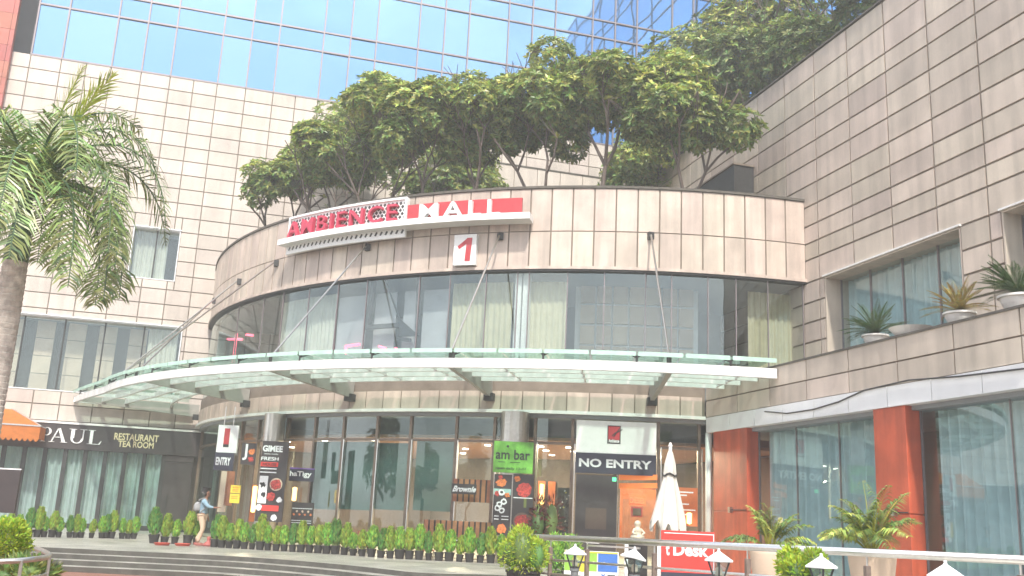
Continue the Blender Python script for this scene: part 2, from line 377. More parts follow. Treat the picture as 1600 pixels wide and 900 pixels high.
# ------------------------------------------------------------ office tower on the left / back
tw = thing('office_tower', 'tall beige panelled block with blue mirrored glass storeys behind the curved entrance', 'building', (-5, YL, -.4))
XC = [-5.75 + 6.04*k for k in range(-5, 8)]
mull = []
for x in XC: mull += [x*S, (x+2.72)*S, (x+4.40)*S]
mull = sorted(m_ for m_ in mull if -26 < m_ < 30)
joints = sorted(mull + [(x+1.36)*S for x in XC])
ZG = zz(25.85)
rows = [zz(4.95 + .8708*i) for i in range(25)]
holes = [(-13.6*S, -3.22*S, zz(6.55), zz(10.66)), (-6.6*S, -4.0*S, zz(13.3), zz(16.33))]
def cladding(us, zs, holes, place, g=.02, depth=.03):
    """place(u0,u1,z0,z1) adds a box"""
    for i in range(len(us)-1):
        for j in range(len(zs)-1):
            rects = [(us[i], us[i+1], zs[j], zs[j+1])]
            for h in holes:
                nr = []
                for a in rects:
                    if a[1] <= h[0]+.01 or a[0] >= h[1]-.01 or a[3] <= h[2]+.01 or a[2] >= h[3]-.01: nr.append(a); continue
                    if a[0] < h[0]: nr.append((a[0], h[0], a[2], a[3]))
                    if a[1] > h[1]: nr.append((h[1], a[1], a[2], a[3]))
                    u0, u1 = max(a[0], h[0]), min(a[1], h[1])
                    if a[2] < h[2]: nr.append((u0, u1, a[2], h[2]))
                    if a[3] > h[3]: nr.append((u0, u1, h[3], a[3]))
                rects = nr
            for a in rects:
                if a[1]-a[0] > .06 and a[3]-a[2] > .06: place(a[0]+g, a[1]-g, a[2]+g, a[3]-g)
b = MB(); cladding([-21.0]+[j for j in joints if -20.6 < j < 19.5], rows, holes, lambda u0,u1,z0,z1: b.box(u0,u1,YL,YL+.06,z0,z1), g=.024)
b.build('stone_cladding', M['stone_l'], tw)
def backing(b, u0, u1, z0, z1, holes, put):
    us = sorted({u0, u1, *[h[0] for h in holes], *[h[1] for h in holes]}); zs = sorted({z0, z1, *[h[2] for h in holes], *[h[3] for h in holes]})
    for a, c in zip(us, us[1:]):
        for d, e in zip(zs, zs[1:]):
            if not any(h[0]-.01 <= a and c <= h[1]+.01 and h[2]-.01 <= d and e <= h[3]+.01 for h in holes): put(b, a, c, d, e)
b = MB(); backing(b, -21, 24.6, zz(4.95), ZG, holes, lambda b,a,c,d,e: b.box(a,c,YL+.045,YL+.5,d,e)); b.build('backing_wall', M['joint'], tw)
# glass storeys
trz = [ZG]; t_ = 25.85
for k in range(6): trz += [zz(t_+3.26), zz(t_+4.59)]; t_ += 4.59
XE = 25.6
b = MB(); mm = [m_ for m_ in mull if -11.9 < m_ < XE] + [XE]
for a, c in zip(mm, mm[1:]):
    for d, e in zip(trz, trz[1:]):
        k1, k2, k3 = [random.uniform(-.012,.012) for _ in range(3)]
        b.quad((a,YL+.05+k1,d),(c,YL+.05+k2,d),(c,YL+.05+k3+k2,e),(a,YL+.05+k3+k1,e))
b.build('mirror_glass', M['mirror'], tw)
b = MB()
for a in mm: b.box(a-.035, a+.035, YL-.03, YL+.2, ZG, trz[-1])
for d in trz: b.box(mm[0], XE, YL-.022, YL+.2, d-.04, d+.04)
b.build('mullion_grid', M['mullion'], tw)
b = MB(); rz = [zz(22 + 1.0*i) for i in range(32)]
cladding([-19 + 1.0*i for i in range(8)] + [-11.80], rz, [], lambda u0,u1,z0,z1: b.box(u0,u1,YL-.35,YL-.02,z0,z1), g=.008)
b.build('red_stone_pier', M['red_stone'], tw)
# perpendicular glass wing above the side wing
b = MB(); ys = [YL - 3.4*i for i in range(0, 11)]
for a, c in zip(ys, ys[1:]):
    for d, e in zip([zz(19)] + trz, trz):
        if e > d: b.quad((XE, a, d), (XE, c, d), (XE, c, e), (XE, a, e))
b.build('wing_glass', M['mirror'], tw)
b = MB()
for a in ys[1:]: b.box(XE-.06, XE+.1, a-.035, a+.035, zz(19), trz[-1])
for d in trz: b.box(XE-.05, XE+.1, ys[-1], YL-.05, d-.04, d+.04)
b.box(XE+.12, XE+8, ys[-1], YL+8, -.3, trz[-1]-.1)
b.build('wing_mullions', M['mullion'], tw)
MB().box(-26, XE-.2, YL+1.9, YL+12, -.3, trz[-1]-.05).build('tower_core', M['office'], tw)
# tower windows
def curtain(b, p, q, z0, z1, amp=.05, wl=.22, n_per=6, seed=0):
    p, q = Vector(p), Vector(q); d = q - p; L = d.length; nrm = Vector((-d.y, d.x, 0)).normalized(); n = max(4, int(L/wl*n_per)); rr = random.Random(seed)
    ph = 0; vs = []; fs = []
    for i in range(n+1):
        ph += 2*math.pi/n_per * rr.uniform(.75,1.25); o = math.sin(ph)*amp*rr.uniform(.7,1.1)
        a = p + d*(i/n) + nrm*o; vs += [(a.x,a.y,z0),(a.x + rr.uniform(-.01,.01),a.y,z1)]
    for i in range(n): fs.append((2*i,2*i+2,2*i+3,2*i+1))
    b.add(vs, fs)
for hi, (u0,u1,z0,z1) in enumerate(holes):
    wf = thing('window', None, None); wf.parent = None
    bpy.data.objects.remove(wf)
    b = MB(); e = .05
    b.box(u0, u1, YL-.0, YL+.9, z1-.05, z1-.004); b.box(u0, u1, YL, YL+.9, z0+.004, z0+.05); b.box(u0+.004, u0+.05, YL, YL+.9, z0+.05, z1-.05); b.box(u1-.05, u1-.004, YL, YL+.9, z0+.05, z1-.05)
    b.box(u0-.03, u1+.03, YL-.05, YL+.03, z1, z1+.05)
    win = b.build('window', M['white_panel'] , tw)
    nb = 5 if hi == 0 else 2
    for k in range(1, nb): x = u0 + (u1-u0)*k/nb; MB().box(x-.03, x+.03, YL+.3, YL+.38, z0+.05, z1-.05).build('mullion', M['dark_metal'], win)
    MB().quad((u0+.05,YL+.34,z0+.05),(u1-.05,YL+.34,z0+.05),(u1-.05,YL+.34,z1-.05),(u0+.05,YL+.34,z1-.05)).build('pane', M['glass_u'], win)
    MB().box(u0, u1, YL+1.7, YL+1.75, z0, z1).build('back_wall', M['dark_metal'], win)
    b = MB()
    if hi == 0:
        for k in range(6):
            x = u0 + .75 + k*1.34
            for j in range(4): b.box(x, x+.78, YL+1.2, YL+1.25, z0+.06+j*.82, z0+.06+j*.82+.79)
        b.build('partition_board', M['tan'], win)
        b = MB(); curtain(b, (u0+.1,YL+.6,0), (u0+.75,YL+.6,0), z0+.05, z1-.1); curtain(b, (u1-1.5,YL+.6,0), (u1-.2,YL+.6,0), z0+.05, z1-.1, seed=3); b.build('curtain', M['curtain_pale'], win)
    else:
        curtain(b, (u0+.1,YL+.6,0), (u1-.55,YL+.6,0), z0+.05, z1-.05); b.build('curtain', M['curtain_pale'], win)
# ---- restaurant frontage
rs = thing('restaurant', 'curtained restaurant window bays under a long dark sign band on the left', 'shopfront', (-6, YL-.3, -.4))
zf0, zf1, zs1 = zz(-.45), zz(3.47), zz(4.80)
XS0, XS1 = -15*S, -1.95*S
YF = YL - .12
MB().box(-21, 0, YF-.35, YL-.002, -.7, zf0).build('plinth', M['dark_metal'], rs)
bx = [(-13.4 + 1.005*k)*S for k in range(11)]
b = MB()
for x in bx: b.box(x-.085, x+.085, YF-.06, YF+.12, zf0, zf1)
b.box(XS0, bx[-1], YF-.05, YF+.09, zf0-.001, zf0+.07)
b.build('window_frame', M['dark_metal'], rs)
for x0, x1 in zip(bx, bx[1:]): MB().quad((x0,YF,zf0),(x1,YF,zf0),(x1,YF,zf1),(x0,YF,zf1)).build('pane', M['glass_r'], rs)
b = MB(); curtain(b, (bx[0], YF+.35, 0), (bx[-1], YF+.35, 0), zf0, zf1, amp=.09, wl=.24); b.build('curtain', M['curtain_grey'], rs)
b = MB(); b.box(bx[-1]+.05, XS1+.15, YF-.03, YF+.1, zf0, zf1-.3); b.box(bx[-1]+.05, XS1+.15, YF-.06, YF+.1, zf1-.28, zf1-.004)
d_ = b.build('door', M['sign_dark'], rs, bevel=.01)
MB().box(bx[-1]+.3, bx[-1]+.34, YF-.1, YF-.06, 1.0, 1.8).build('handle', M['dark_metal'], d_)
b = MB(); b.box(XS0-2, XS1+.5, YF-.2, YL-.003, zs1, zs1+.09); b.build('white_trim', M['white_paint'], rs)
ps = thing('restaurant_sign', 'dark sign band reading PAUL RESTAURANT TEA ROOM above the curtained bays', 'sign', (-6, YF-.2, zf1))
MB().box(XS0-2, XS1+.35, YF-.16, YL-.004, zf1+.003, zs1-.004).build('sign_board', M['sign_dark'], ps, bevel=.01)
YS = YF - .165
def L_poly(b, polys, x, z, w_, h_):
    for P in polys: b.prism([(x + u*w_, YS-.04, z + v*h_) for u, v in P], (0, .04, 0))
A_l = [[(.0,0),(.30,0),(.30,.035),(0,.035)], [(.10,.03),(.17,.03),(.50,1.0),(.42,1.0)], [(.42,1.0),(.55,1.0),(.90,.03),(.70,.03)], [(.62,0),(1,0),(1,.035),(.62,.035)], [(.22,.33),(.70,.33),(.69,.38),(.24,.38)]]
def arc(cx, cy, rx, ry, rx2, ry2, a0, a1, n=10):
    o = [(cx+rx*math.cos(rad(a0+(a1-a0)*i/n)), cy+ry*math.sin(rad(a0+(a1-a0)*i/n))) for i in range(n+1)]
    i_ = [(cx+rx2*math.cos(rad(a0+(a1-a0)*i/n)), cy+ry2*math.sin(rad(a0+(a1-a0)*i/n))) for i in range(n+1)]
    return [[o[k], o[k+1], i_[k+1], i_[k]] for k in range(n)]
P_l = [[(.12,.03),(.34,.03),(.34,.97),(.12,.97)], [(0,0),(.46,0),(.46,.035),(0,.035)], [(0,.965),(.5,.965),(.5,1),(0,1)], [(.34,.44),(.5,.44),(.5,.48),(.34,.48)]] + arc(.5,.72,.42,.28,.22,.24,-90,90)
U_l = [[(0,.965),(.42,.965),(.42,1),(0,1)], [(.62,.965),(1,.965),(1,1),(.62,1)], [(.12,.35),(.32,.35),(.32,.97),(.12,.97)], [(.78,.35),(.85,.35),(.85,.97),(.78,.97)]] + arc(.485,.35,.365,.36,.235,.31,180,360)
L_l = [[(0,0),(.9,0),(.9,.035),(0,.035)], [(.14,.03),(.36,.03),(.36,.97),(.14,.97)], [(0,.965),(.5,.965),(.5,1),(0,1)], [(.78,.03),(.9,.03),(.98,.27),(.94,.27)]]
b = MB()
zA = zz(3.80); hA = .62
lx = [onp(x, 690, 1, YS).x for x in (62, 76, 106, 136)]; rx = [onp(x, 690, 1, YS).x for x in (80, 105, 134, 159)]
for pol, x0, x1 in zip((P_l, A_l, U_l, L_l), lx, rx): L_poly(b, pol, x0, zA, x1-x0, hA)
b.build('lettering', M['white_ink'], ps)
def ptxt(t, xa, xb, ya, yb, m):
    p = onp(xa, ya, 1, YS); q = onp(xb, ya, 1, YS); r = onp(xa, yb, 1, YS)
    flat_text(t, (p.x, YS, p.z), (1,0,0), (0,0,1), q.x-p.x, r.z-p.z, .03, 'lettering', m, ps, bold=.02)
ptxt('RESTAURANT', 178, 248, 687, 676, M['gold_ink']); ptxt('TEA ROOM', 184, 240, 698, 688, M['gold_ink'])
# awning
aw = thing('awning', 'orange scalloped cloth awning over the left end of the restaurant sign', 'awning', (-12, YL-1, 3.5))
p0 = onp(64, 664, 1, YL-1.6); zt_ = onp(10, 638, 1, YL-.4).z; x1 = p0.x; x0 = x1 - 3.4
b = MB(); zl = p0.z - .05
b.add([(x0,YL-.1,zt_),(x1-1.5,YL-.1,zt_),(x1,YL-1.6,zl),(x0,YL-1.6,zl)], [(0,1,2,3)])
b.add([(x1-1.5,YL-.1,zt_),(x1,YL-.1,zl),(x1,YL-1.6,zl)], [(0,1,2)])
ns = 16
for i in range(ns):
    xa = x0+(x1-x0)*i/ns; xb = x0+(x1-x0)*(i+1)/ns; n2 = 6
    for k in range(n2):
        ua = k/n2; ub = (k+1)/n2; f_ = lambda u: zl - .55 - .12*math.sin(math.pi*u)
        b.quad((xa+(xb-xa)*ua,YL-1.602,f_(ua)),(xa+(xb-xa)*ub,YL-1.602,f_(ub)),(xa+(xb-xa)*ub,YL-1.602,zl),(xa+(xb-xa)*ua,YL-1.602,zl))
b.quad((x1+.002,YL-1.6,zl-.55),(x1+.002,YL-.1,zl-.55),(x1+.002,YL-.1,zl),(x1+.002,YL-1.6,zl))
b.build('awning_cloth', M['orange'], aw)
MB().bar((x0,YL-1.6,zl),(x1,YL-1.6,zl),.06).bar((x1,YL-1.6,zl),(x1,YL-.1,zl),.05).bar((x1-1.5,YL-.1,zt_+.02),(x1,YL-1.6,zl+.02),.04).build('awning_frame', M['steel'], aw)

# ------------------------------------------------------------ curved entrance building
dr = thing('entrance_rotunda', 'curved beige quarter drum with window band and glazed ground floor entrance', 'building', tuple(dp(-45, R-5, 0)))
T0, T1 = -90, -2.4
tj = [-2.4 - 2.045*i for i in range(0, 43)] + [-90]
b = MB()
for a, c in zip(tj[1:], tj):
    g = .075
    for z0, z1 in ((ZW+.10, ZJ), (ZJ, ZT-.08)): b.cbox(a+g, c-g, R-.04, R, z0+.018, z1-.018, n=2)
b.build('stone_cladding', M['stone_d'], dr)
MB().cbox(T0, T1, R-.4, R-.03, ZW, ZT-.01, n=60).build('parapet_core', M['joint'], dr)
MB().cbox(T0, T1, R-.5, R+.05, ZT-.08, ZT, n=60).build('coping', M['coping'], dr)
MB().cbox(T0, T1, R-.3, R+.07, ZW, ZW+.1, n=60).build('window_head', M['stone_d'], dr)
MB().cbox(T0, T1, R-.3, R+.03, ZW-.06, ZW-.003, n=60).build('shadow_gap', M['dark_metal'], dr)
# lower band
TBE = -12.4; ZL2 = zz(6.45)
b = MB()
for a, c in zip(tj[1:], tj):
    if c < TBE+.5 and c > -90: b.cbox(max(a,-90)+.06, c-.06, R-.04, R, ZB+.10, zz(5.85), n=2)
b.build('lower_band_cladding', M['stone_d'], dr)
MB().cbox(T0, TBE, R-.4, R-.03, ZB+.02, ZL2, n=50).build('lower_band_core', M['joint'], dr)
MB().cbox(T0, TBE, R-.3, R+.09, ZB, ZB+.1, n=50).build('white_rim', M['white_paint'], dr)
# floor slabs
def sector(b, r0, r1, z0, z1, t0=T0, t1=T1, n=50): b.cbox(t0, t1, r0, r1, z0, z1, n=n)
b = MB(); sector(b, .2, R-.42, ZW+1.5, ZT-.55); b.build('terrace_slab', M['terrace'], dr)
b = MB(); sector(b, .2, R-.45, ZB+.3, ZL2-.05); b.build('first_floor_slab', M['office'], dr)
b = MB(); sector(b, .2, R-.5, ZW-.02, ZW+.3); b.build('upper_ceiling', M['office'], dr)
MB().cbox(T0+1, T1, R-6, R-5.8, ZL2, ZW, n=40).build('upper_back_wall', M['office'], dr)
# window band: panes and mullions
mp = [330,372,410,440,480,525,570,652,700,757,806,824,885,943,1008,1049,1106,1150,1200,1250]
mt = [oncyl(x, 500, R-.12)[0] for x in mp]
mt = [-89.6] + mt[1:-1] + [-2.6]
for i in range(len(mt)-1):
    k = random.uniform(-.02,.02)
    n = max(2, int((mt[i+1]-mt[i])/1.5)); b = MB(); b_v = []
    for j in range(n+1):
        t = mt[i]+(mt[i+1]-mt[i])*j/n; b_v += [dp(t,R-.12+k,ZL2), dp(t,R-.12+k,ZW-.06)]
    b.add(b_v, [(2*j,2*j+2,2*j+3,2*j+1) for j in range(n)]); b.build('upper_pane', M['glass_u'], dr, smooth=True)
for i, t in enumerate(mt):
    MB().cbox(t-.04, t+.04, R-.15, R-.09, ZL2, ZW-.06, n=1).build('upper_mullion', M['mullion'], dr)
ta, tb_ = oncyl(804, 500, R-.4)[0], oncyl(826, 500, R-.4)[0]
b = MB(); b.cbox(ta, (ta+tb_)/2-.08, R-.6, R-.3, ZL2, ZW-.06, n=2); b.cbox((ta+tb_)/2+.08, tb_, R-.6, R-.3, ZL2, ZW-.06, n=2); b.build('white_column', M['white_paint'], dr)
def arc_curtain(x0, x1, r, m, name='curtain', amp=.05, zt2=None, seed=1, wl=.2):
    t0, t1 = oncyl(x0, 500, r)[0], oncyl(x1, 500, r)[0]; b = MB(); rr = random.Random(seed); L = rad(t1-t0)*r; n = max(6, int(L/wl*6)); ph = 0; vs = []
    for i in range(n+1):
        ph += math.pi/3*rr.uniform(.75,1.25); o = amp*math.sin(ph)*rr.uniform(.6,1.1); t = t0+(t1-t0)*i/n
        vs += [dp(t, r+o, ZL2), dp(t, r+o*.6, zt2 or ZW-.25)]
    b.add(vs, [(2*j,2*j+2,2*j+3,2*j+1) for j in range(n)]); return b.build(name, m, dr)
arc_curtain(442, 524, R-.7, M['curtain_pale'], seed=2); arc_curtain(706, 800, R-.7, M['curtain_beige'], seed=3); arc_curtain(828, 884, R-.7, M['curtain_beige'], seed=4)
arc_curtain(1168, 1250, R-.9, M['curtain_beige'], seed=5); arc_curtain(335, 360, R-1.2, M['curtain_pale'], seed=6)
for x0, x1 in ((528,572),(585,618),(630,650),(660,700)):
    t0, t1 = oncyl(x0,500,R-.8)[0], oncyl(x1,500,R-.8)[0]; MB().cbox(t0, t1, R-.82, R-.8, ZL2, ZW-.4, n=3).build('roller_blind', M['blind'], dr)
# pale grid standing in for the wall pattern mirrored in the right half
b = MB(); b2 = MB()
t0, t1 = oncyl(905,500,R-2.2)[0], oncyl(1085,500,R-2.2)[0]
for i in range(7):
    for j in range(5):
        a = t0+(t1-t0)*i/7; c = t0+(t1-t0)*(i+1)/7; b.cbox(a+.12, c-.12, R-2.3, R-2.2, ZL2+.05+j*.72, ZL2+j*.72+.68, n=1)
b.build('mirrored_grid_panel', M['tan'], dr)
b2.cbox(t0-.5, t1+.5, R-2.45, R-2.31, ZL2, ZW-.02, n=8); b2.build('mirrored_grid_frame', M['white_panel'], dr)
# dark bars imitating a steel reflection in the window band
fr = thing('reflection_bars', 'dark angled bars standing in for a reflection in the curved window band', 'frame', tuple(dp(-45, R-.45, ZL2)))
D_ = 32.6
def cp(x, y, r=R-.5):
    t, z = oncyl(x, y, r); return dp(t, r, z)
b = MB(); b.bar(cp(586,432), cp(573,515), .16); b.bar(cp(572,512), cp(624,508), .2, .14); b.prism([cp(622,495), cp(655,525), cp(622,525)], (0,.08,0)); b.bar(cp(655,430), cp(652,520), .12); b.bar(cp(602,436), cp(623,496), .05); b.bar(cp(621,530), cp(642,531), .1)
b.build('reflection_shape', M['black_ink'], fr)
for x0,y0,x1,y1 in ((540,541,563,538),(541,553,540,541),(592,541,603,546),(616,551,618,543)):
    pass
lt = thing('lit_tube_sign', 'pinkish red lit tube strokes glowing low behind the curved window band', 'light', tuple(cp(560,545)))
for s_ in (((540,541),(562,538)),((541,553),(540,542)),((592,541),(603,545)),((617,551),(619,543))):
    MB().tube([cp(*s_[0], R-.3), cp(*s_[1], R-.3)], .05, 6).build('lit_tube', M['tube_pink'], lt)
lt2 = thing('lit_cross_sign', 'red lit upright strokes glowing behind the far left end of the window band', 'light', tuple(cp(368,560)))
for s_ in (((370,521),(364,568)),((385,523),(395,524)),((356,530),(378,530))):
    MB().tube([cp(*s_[0], R-.3), cp(*s_[1], R-.3)], .05, 6).build('lit_tube', M['tube_pink'], lt2)

# ---- ground floor glazing
RG = R - .25
gx = [318, 372, 398, 443, 487, 532, 585, 638, 710, 770, 834, 893, 960, 1028, 1092]
gt = [max(-89, oncyl(x, 740, RG)[0]) for x in gx]; gt[0] = -88.5
ZTR = oncyl(700, 688, RG)[1]
for i in range(len(gt)-1):
    for z0, z1 in ((-.4, ZTR), (ZTR, ZB+.01)):
        n = 3; vs = []
        for j in range(n+1):
            t = gt[i]+(gt[i+1]-gt[i])*j/n; vs += [dp(t,RG,z0), dp(t,RG,z1)]
        MB().add(vs, [(2*j,2*j+2,2*j+3,2*j+1) for j in range(n)]).build('ground_floor_pane', M['glass_g'], dr)
b = MB()
for t in gt: b.cbox(t-.13, t+.13, RG-.09, RG+.06, -.4, ZB, n=1)
b.cbox(gt[0], gt[-1], RG-.08, RG+.05, ZTR-.04, ZTR+.04, n=40)
b.cbox(gt[0], gt[-1], RG-.08, RG+.07, -.4, .22, n=40)
b.build('ground_floor_frames', M['bronze'], dr)
b = MB()
for t in gt[5:]: b.cbox(t+.2, t+.3, RG+.0, RG+.08, -.4, ZTR, n=1)
b.build('glass_fins', M['steel'], dr)
MB().cbox(T0, TBE+.2, R-.9, R-.1, ZB-.12, ZB-.005, n=50).build('ground_soffit', M['office'], dr)
# door handles
ph = oncyl(955, 800, RG+.1)[0]; ph2 = oncyl(967, 800, RG+.1)[0]
b = MB()
for t in (ph, ph2): b.tube([dp(t, RG+.12, .95), dp(t, RG+.12, 2.0)], .025, 8); 
for t in (ph, ph2):
    for z in (1.05, 1.9): b.bar(dp(t, RG, z), dp(t, RG+.12, z), .03)
b.build('door_handle', M['steel'], dr)
# interior room
b = MB(); sector(b, 3, RG-.1, -.4, .02, n=30); b.build('interior_floor', M['int_floor'], dr)
CZ = zz(4.05)
b = MB(); sector(b, 3, RG-.6, CZ, CZ+.1, n=30); b.build('interior_ceiling', M['int_ceiling'], dr)
MB().cbox(T0+1, T1, RG-11, RG-10.8, 0, CZ, n=30).build('interior_back_wall', M['int_wall'], dr)
MB().box(CX-.2, CX, CY-RG, CY-2, 0, CZ).build('interior_side_wall', M['int_wall'], dr)
MB().box(CX-18.8, CX, CY-.6, CY-.5, 0, CZ).build('interior_end_wall', M['int_wall'], dr)
for k, (t, rr_) in enumerate([(-t, r_) for r_ in (RG-1.6, RG-3.2, RG-5.2, RG-7.6) for t in (15,20,25,30,36,42,49,57,65,74)]):
    t += random.uniform(-1,1)
    p = dp(t, rr_, CZ-.004)
    l0 = MB().lathe([(.11,0),(.11,-.03),(.02,-.035)], p, 12).build('ceiling_light', M['lamp_on']); tag(l0, 'small round lit downlight in the brown ceiling behind the entrance glass', 'light', 'downlights in the entrance ceiling')
    if k % 3 == 0:
        ld = bpy.data.lights.new('downlight', 'AREA'); ld.shape = 'DISK'; ld.energy = 150; ld.color = (1,.78,.55); ld.size = .24
        lo_ = bpy.data.objects.new('lamp_glow', ld); COL.objects.link(lo_); lo_.location = p - Vector((0,0,.05))
# stainless columns
for nm, xa, xb in (('left', 412, 445), ('mid', 783, 828)):
    t = oncyl((xa+xb)/2, 670, RG+.5)[0]; c = dp(t, RG+.5, 0)
    D = (c - CAM).dot(_f0); r_ = (xb-xa)/2*D/1540
    c = dp(t, RG + r_ + .12, 0)
    o = thing('steel_column', 'polished round steel column %s' % ('above the black food poster by the entry banner' if nm=='left' else 'above the green poster in the middle of the entrance glass'), 'column', (c.x, c.y, zpc(c.x,c.y)), 'polished steel columns along the entrance glass')
    MB().lathe([(r_, zpc(c.x,c.y)),(r_, ZB-.02)], (c.x,c.y,0), 28).build('shaft', M['steel_soft'], o, smooth=False)
    for p in bpy.data.objects: pass
# teal films
for x0, x1, y0, y1 in ((490,529,690,797),(537,583,690,798),(591,634,692,798),(652,706,688,800)):
    ta, za = oncyl(x0, y0, RG-.15); tb2, zb2 = oncyl(x1, y1, RG-.15)
    MB().cbox(ta, tb2, RG-.17, RG-.15, zb2, za, n=4).build('teal_film_panel', M['teal'], dr)
# ------------------------------------------------------------ canopy
RC = 24.15; ZC = zz(6.0)
cn = thing('entrance_canopy', 'wide curved white steel and glass canopy slung over the entrance on rods', 'canopy', tuple(dp(-45, R+2, ZC)))
def t_end(r, x): return math.degrees(math.asin((x-CX)/r)) # angle where the ring meets plane X=x
TR = {r: None for r in ()}
def rng(r): 
    t1 = math.degrees(math.asin((XB-.03-CX)/r)); return -89.7, t1
def ring(r, w_, z0, z1, name, m, dt=0):
    a, c = rng(r); return MB().cbox(a, c+dt, r-w_/2, r+w_/2, z0, z1, n=70).build(name, m, cn)
ring(RC, .14, ZC-.02, ZC+.25, 'fascia', M['canopy_frame'])
for r in (RC-1.0, RC-1.95, RC-2.9): ring(r, .10, ZC+.02, ZC+.22, 'purlin', M['canopy_frame'])
# beams
beams = []
for xo, xi, yi in ((1052, 1018, 633), (698, 765, 630), (400+62, 548, 632), (215, 385, 640), (150, 300, 655)):
    ti = oncyl(xi, yi, R+.05)[0]; ti = max(ti, -88)
    beams.append(ti)
    pa = dp(ti, R+.02, ZC-.30); pb = dp(ti, RC-.05, ZC-.04)
    tn = dp(ti, RC, 0) - dp(ti, R, 0); side = Vector((-tn.y, tn.x, 0)).normalized() * .07
    bm_ = MB().prism([dp(ti,R+.02,ZC+.22)-side, dp(ti,R+.02,ZC-.34)-side, dp(ti,RC-.08,ZC+.0)-side, dp(ti,RC-.08,ZC+.22)-side], side*2).build('beam', M['beam_grey'], cn)
    MB().obox(dp(ti, R+.12, ZC-.34), side*2.2, tn.normalized()*.14, (0,0,.12)).build('bracket', M['dark_metal'], bm_)
# outriggers along outer half
b = MB(); outs = []
a0, a1 = rng(RC)
for i in range(15):
    t = a0 + 2 + (a1-a0-4)*i/14; outs.append(t)
    if not any(abs(t-q) < 1.2 for q in beams): MB().bar(dp(t, R+1.1, ZC+.12), dp(t, RC-.08, ZC+.12), .05, .12).build('cross_rib', M['canopy_frame'], cn)
# end strut along the tower wall (white segmented beam)
b = MB(); b.box(dp(-89.7,RC,0).x, dp(-89.7,R+.3,0).x, YL-.45, YL-.3, ZC-.02, ZC+.2); b.build('end_beam', M['canopy_frame'], cn)
# glass sheets, slightly above, with a raised outer edge
zo, zi = ZC+.62, ZC+.42
b = MB()
N_ = 26
for i in range(N_):
    t0 = a0 + (a1-a0)*i/N_ + .08; t1 = a0 + (a1-a0)*(i+1)/N_ - .08
    for rA, rB, zA_, zB_ in ((R+.5, R+2.3, ZC+.36, ZC+.44), (R+2.33, RC+.14, ZC+.45, ZC+.52)):
        b.quad(dp(t0,rA,zA_), dp(t1,rA,zA_), dp(t1,rB,zB_), dp(t0,rB,zB_))
b.build('glass_sheets', M['glass_c'], cn)
b = MB()
for i in range(N_):
    t0 = a0 + (a1-a0)*i/N_ + .08; t1 = a0 + (a1-a0)*(i+1)/N_ - .08
    b.cbox(t0, t1, RC+.12, RC+.14, ZC+.40, ZC+.52, n=2)
b.build('glass_edge', mat('glass_edge_green', (.45,.66,.56), .25, nscale=3, namt=.15), cn)
for i in range(1, N_, 2):
    t = a0 + (a1-a0)*i/N_; b = MB()
    for dt, dr_ in ((-.3,.08),(.3,.08),(-.3,-.2),(.3,-.2)): b.bar(dp(t, RC+.0, ZC+.36), dp(t+dt, RC+.0+dr_, ZC+.47), .03)
    b.bar(dp(t, RC+.05, ZC+.24), dp(t, RC+.05, ZC+.42), .05)
    b.build('spider_fitting', M['dark_metal'], cn)
# tension rods
rods = [((1045,568),(1017,368)),((705,558),(781,369)),((424,566),(573,386)),((180,594),(430,411)),((178,590),(372,440)),((215,586),(333,470))]
for (xb_, yb_), (xt, yt) in rods:
    t, z = oncyl(xt, yt, R+.1); tl, zl_ = oncyl(xb_, yb_, RC-.2)
    if xt < 440: t = max(t, -86)
    p, q = dp(t, R+.16, z), dp(tl, RC-.15, ZC+.45)
    rdo = MB().tube([p, q], .032, 8).build('tension_rod', M['steel_soft'], cn)
    MB().obox(dp(t, R+.05, z), (.09,0,0), (0,.09,0), (0,0,.12)).build('anchor', M['dark_metal'], rdo)
    MB().obox(q - Vector((0,0,.12)), (.05,0,0), (0,.05,0), (0,0,.12)).build('clevis', M['dark_metal'], rdo)

# ------------------------------------------------------------ mall sign
ms = thing('mall_sign', 'long curved rooftop sign reading AMBIENCE MALL in pink red and white letters', 'sign', tuple(dp(-45, R+.2, ZJ)))
RS = R + .42
tl0 = oncyl(453, 350, RS)[0]; tl1 = oncyl(634, 340, RS)[0]; tr1 = oncyl(815, 330, RS)[0]
zlo = oncyl(634, 346, RS)[1]; zhi = oncyl(634, 309, RS)[1]; zhr = oncyl(800, 309, RS)[1]; zlr = oncyl(800, 337, RS)[1]
print('SIGN z', zlo, zhi, zhr, zlr, tl0, tl1, tr1)
MB().cbox(tl0, tl1, RS-.12, RS-.02, zlo, zhi, n=16).build('lattice_panel', M['sign_white'], ms)
b = MB()
nx = 34
for i in range(nx):
    for j in range(5):
        t = tl0 + (tl1-tl0)*(i+.5+(.5 if j%2 else 0))/nx; z = zlo + .12 + (zhi-zlo-.24)*(j+.5)/5
        if t > tl1-.1: continue
        h = .075; dth = math.degrees(h*.9/RS)
        b.add([dp(t-dth,RS-.014,z), dp(t,RS-.014,z-h), dp(t+dth,RS-.014,z), dp(t,RS-.014,z+h)], [(0,1,2,3)])
b.build('lattice_holes', M['black_ink'], ms)
b = MB(); b.cbox(tl0-.05, tl1+.05, RS-.14, RS+.05, zhi-.06, zhi+.02, n=16); b.cbox(tl0-.05, tl0+.15, RS-.14, RS+.05, zlo, zhi, n=1); b.cbox(tl1-.15, tl1+.1, RS-.14, RS+.05, zlo, zhi, n=1); b.build('panel_frame', M['sign_white'], ms)
MB().cbox(tl1+.12, tr1, RS-.12, RS-.02, zlr, zhr, n=16).build('red_panel', M['sign_red'], ms)
ts0 = oncyl(436, 380, RS+.25)[0]; ts1 = oncyl(828, 343, RS+.25)[0]
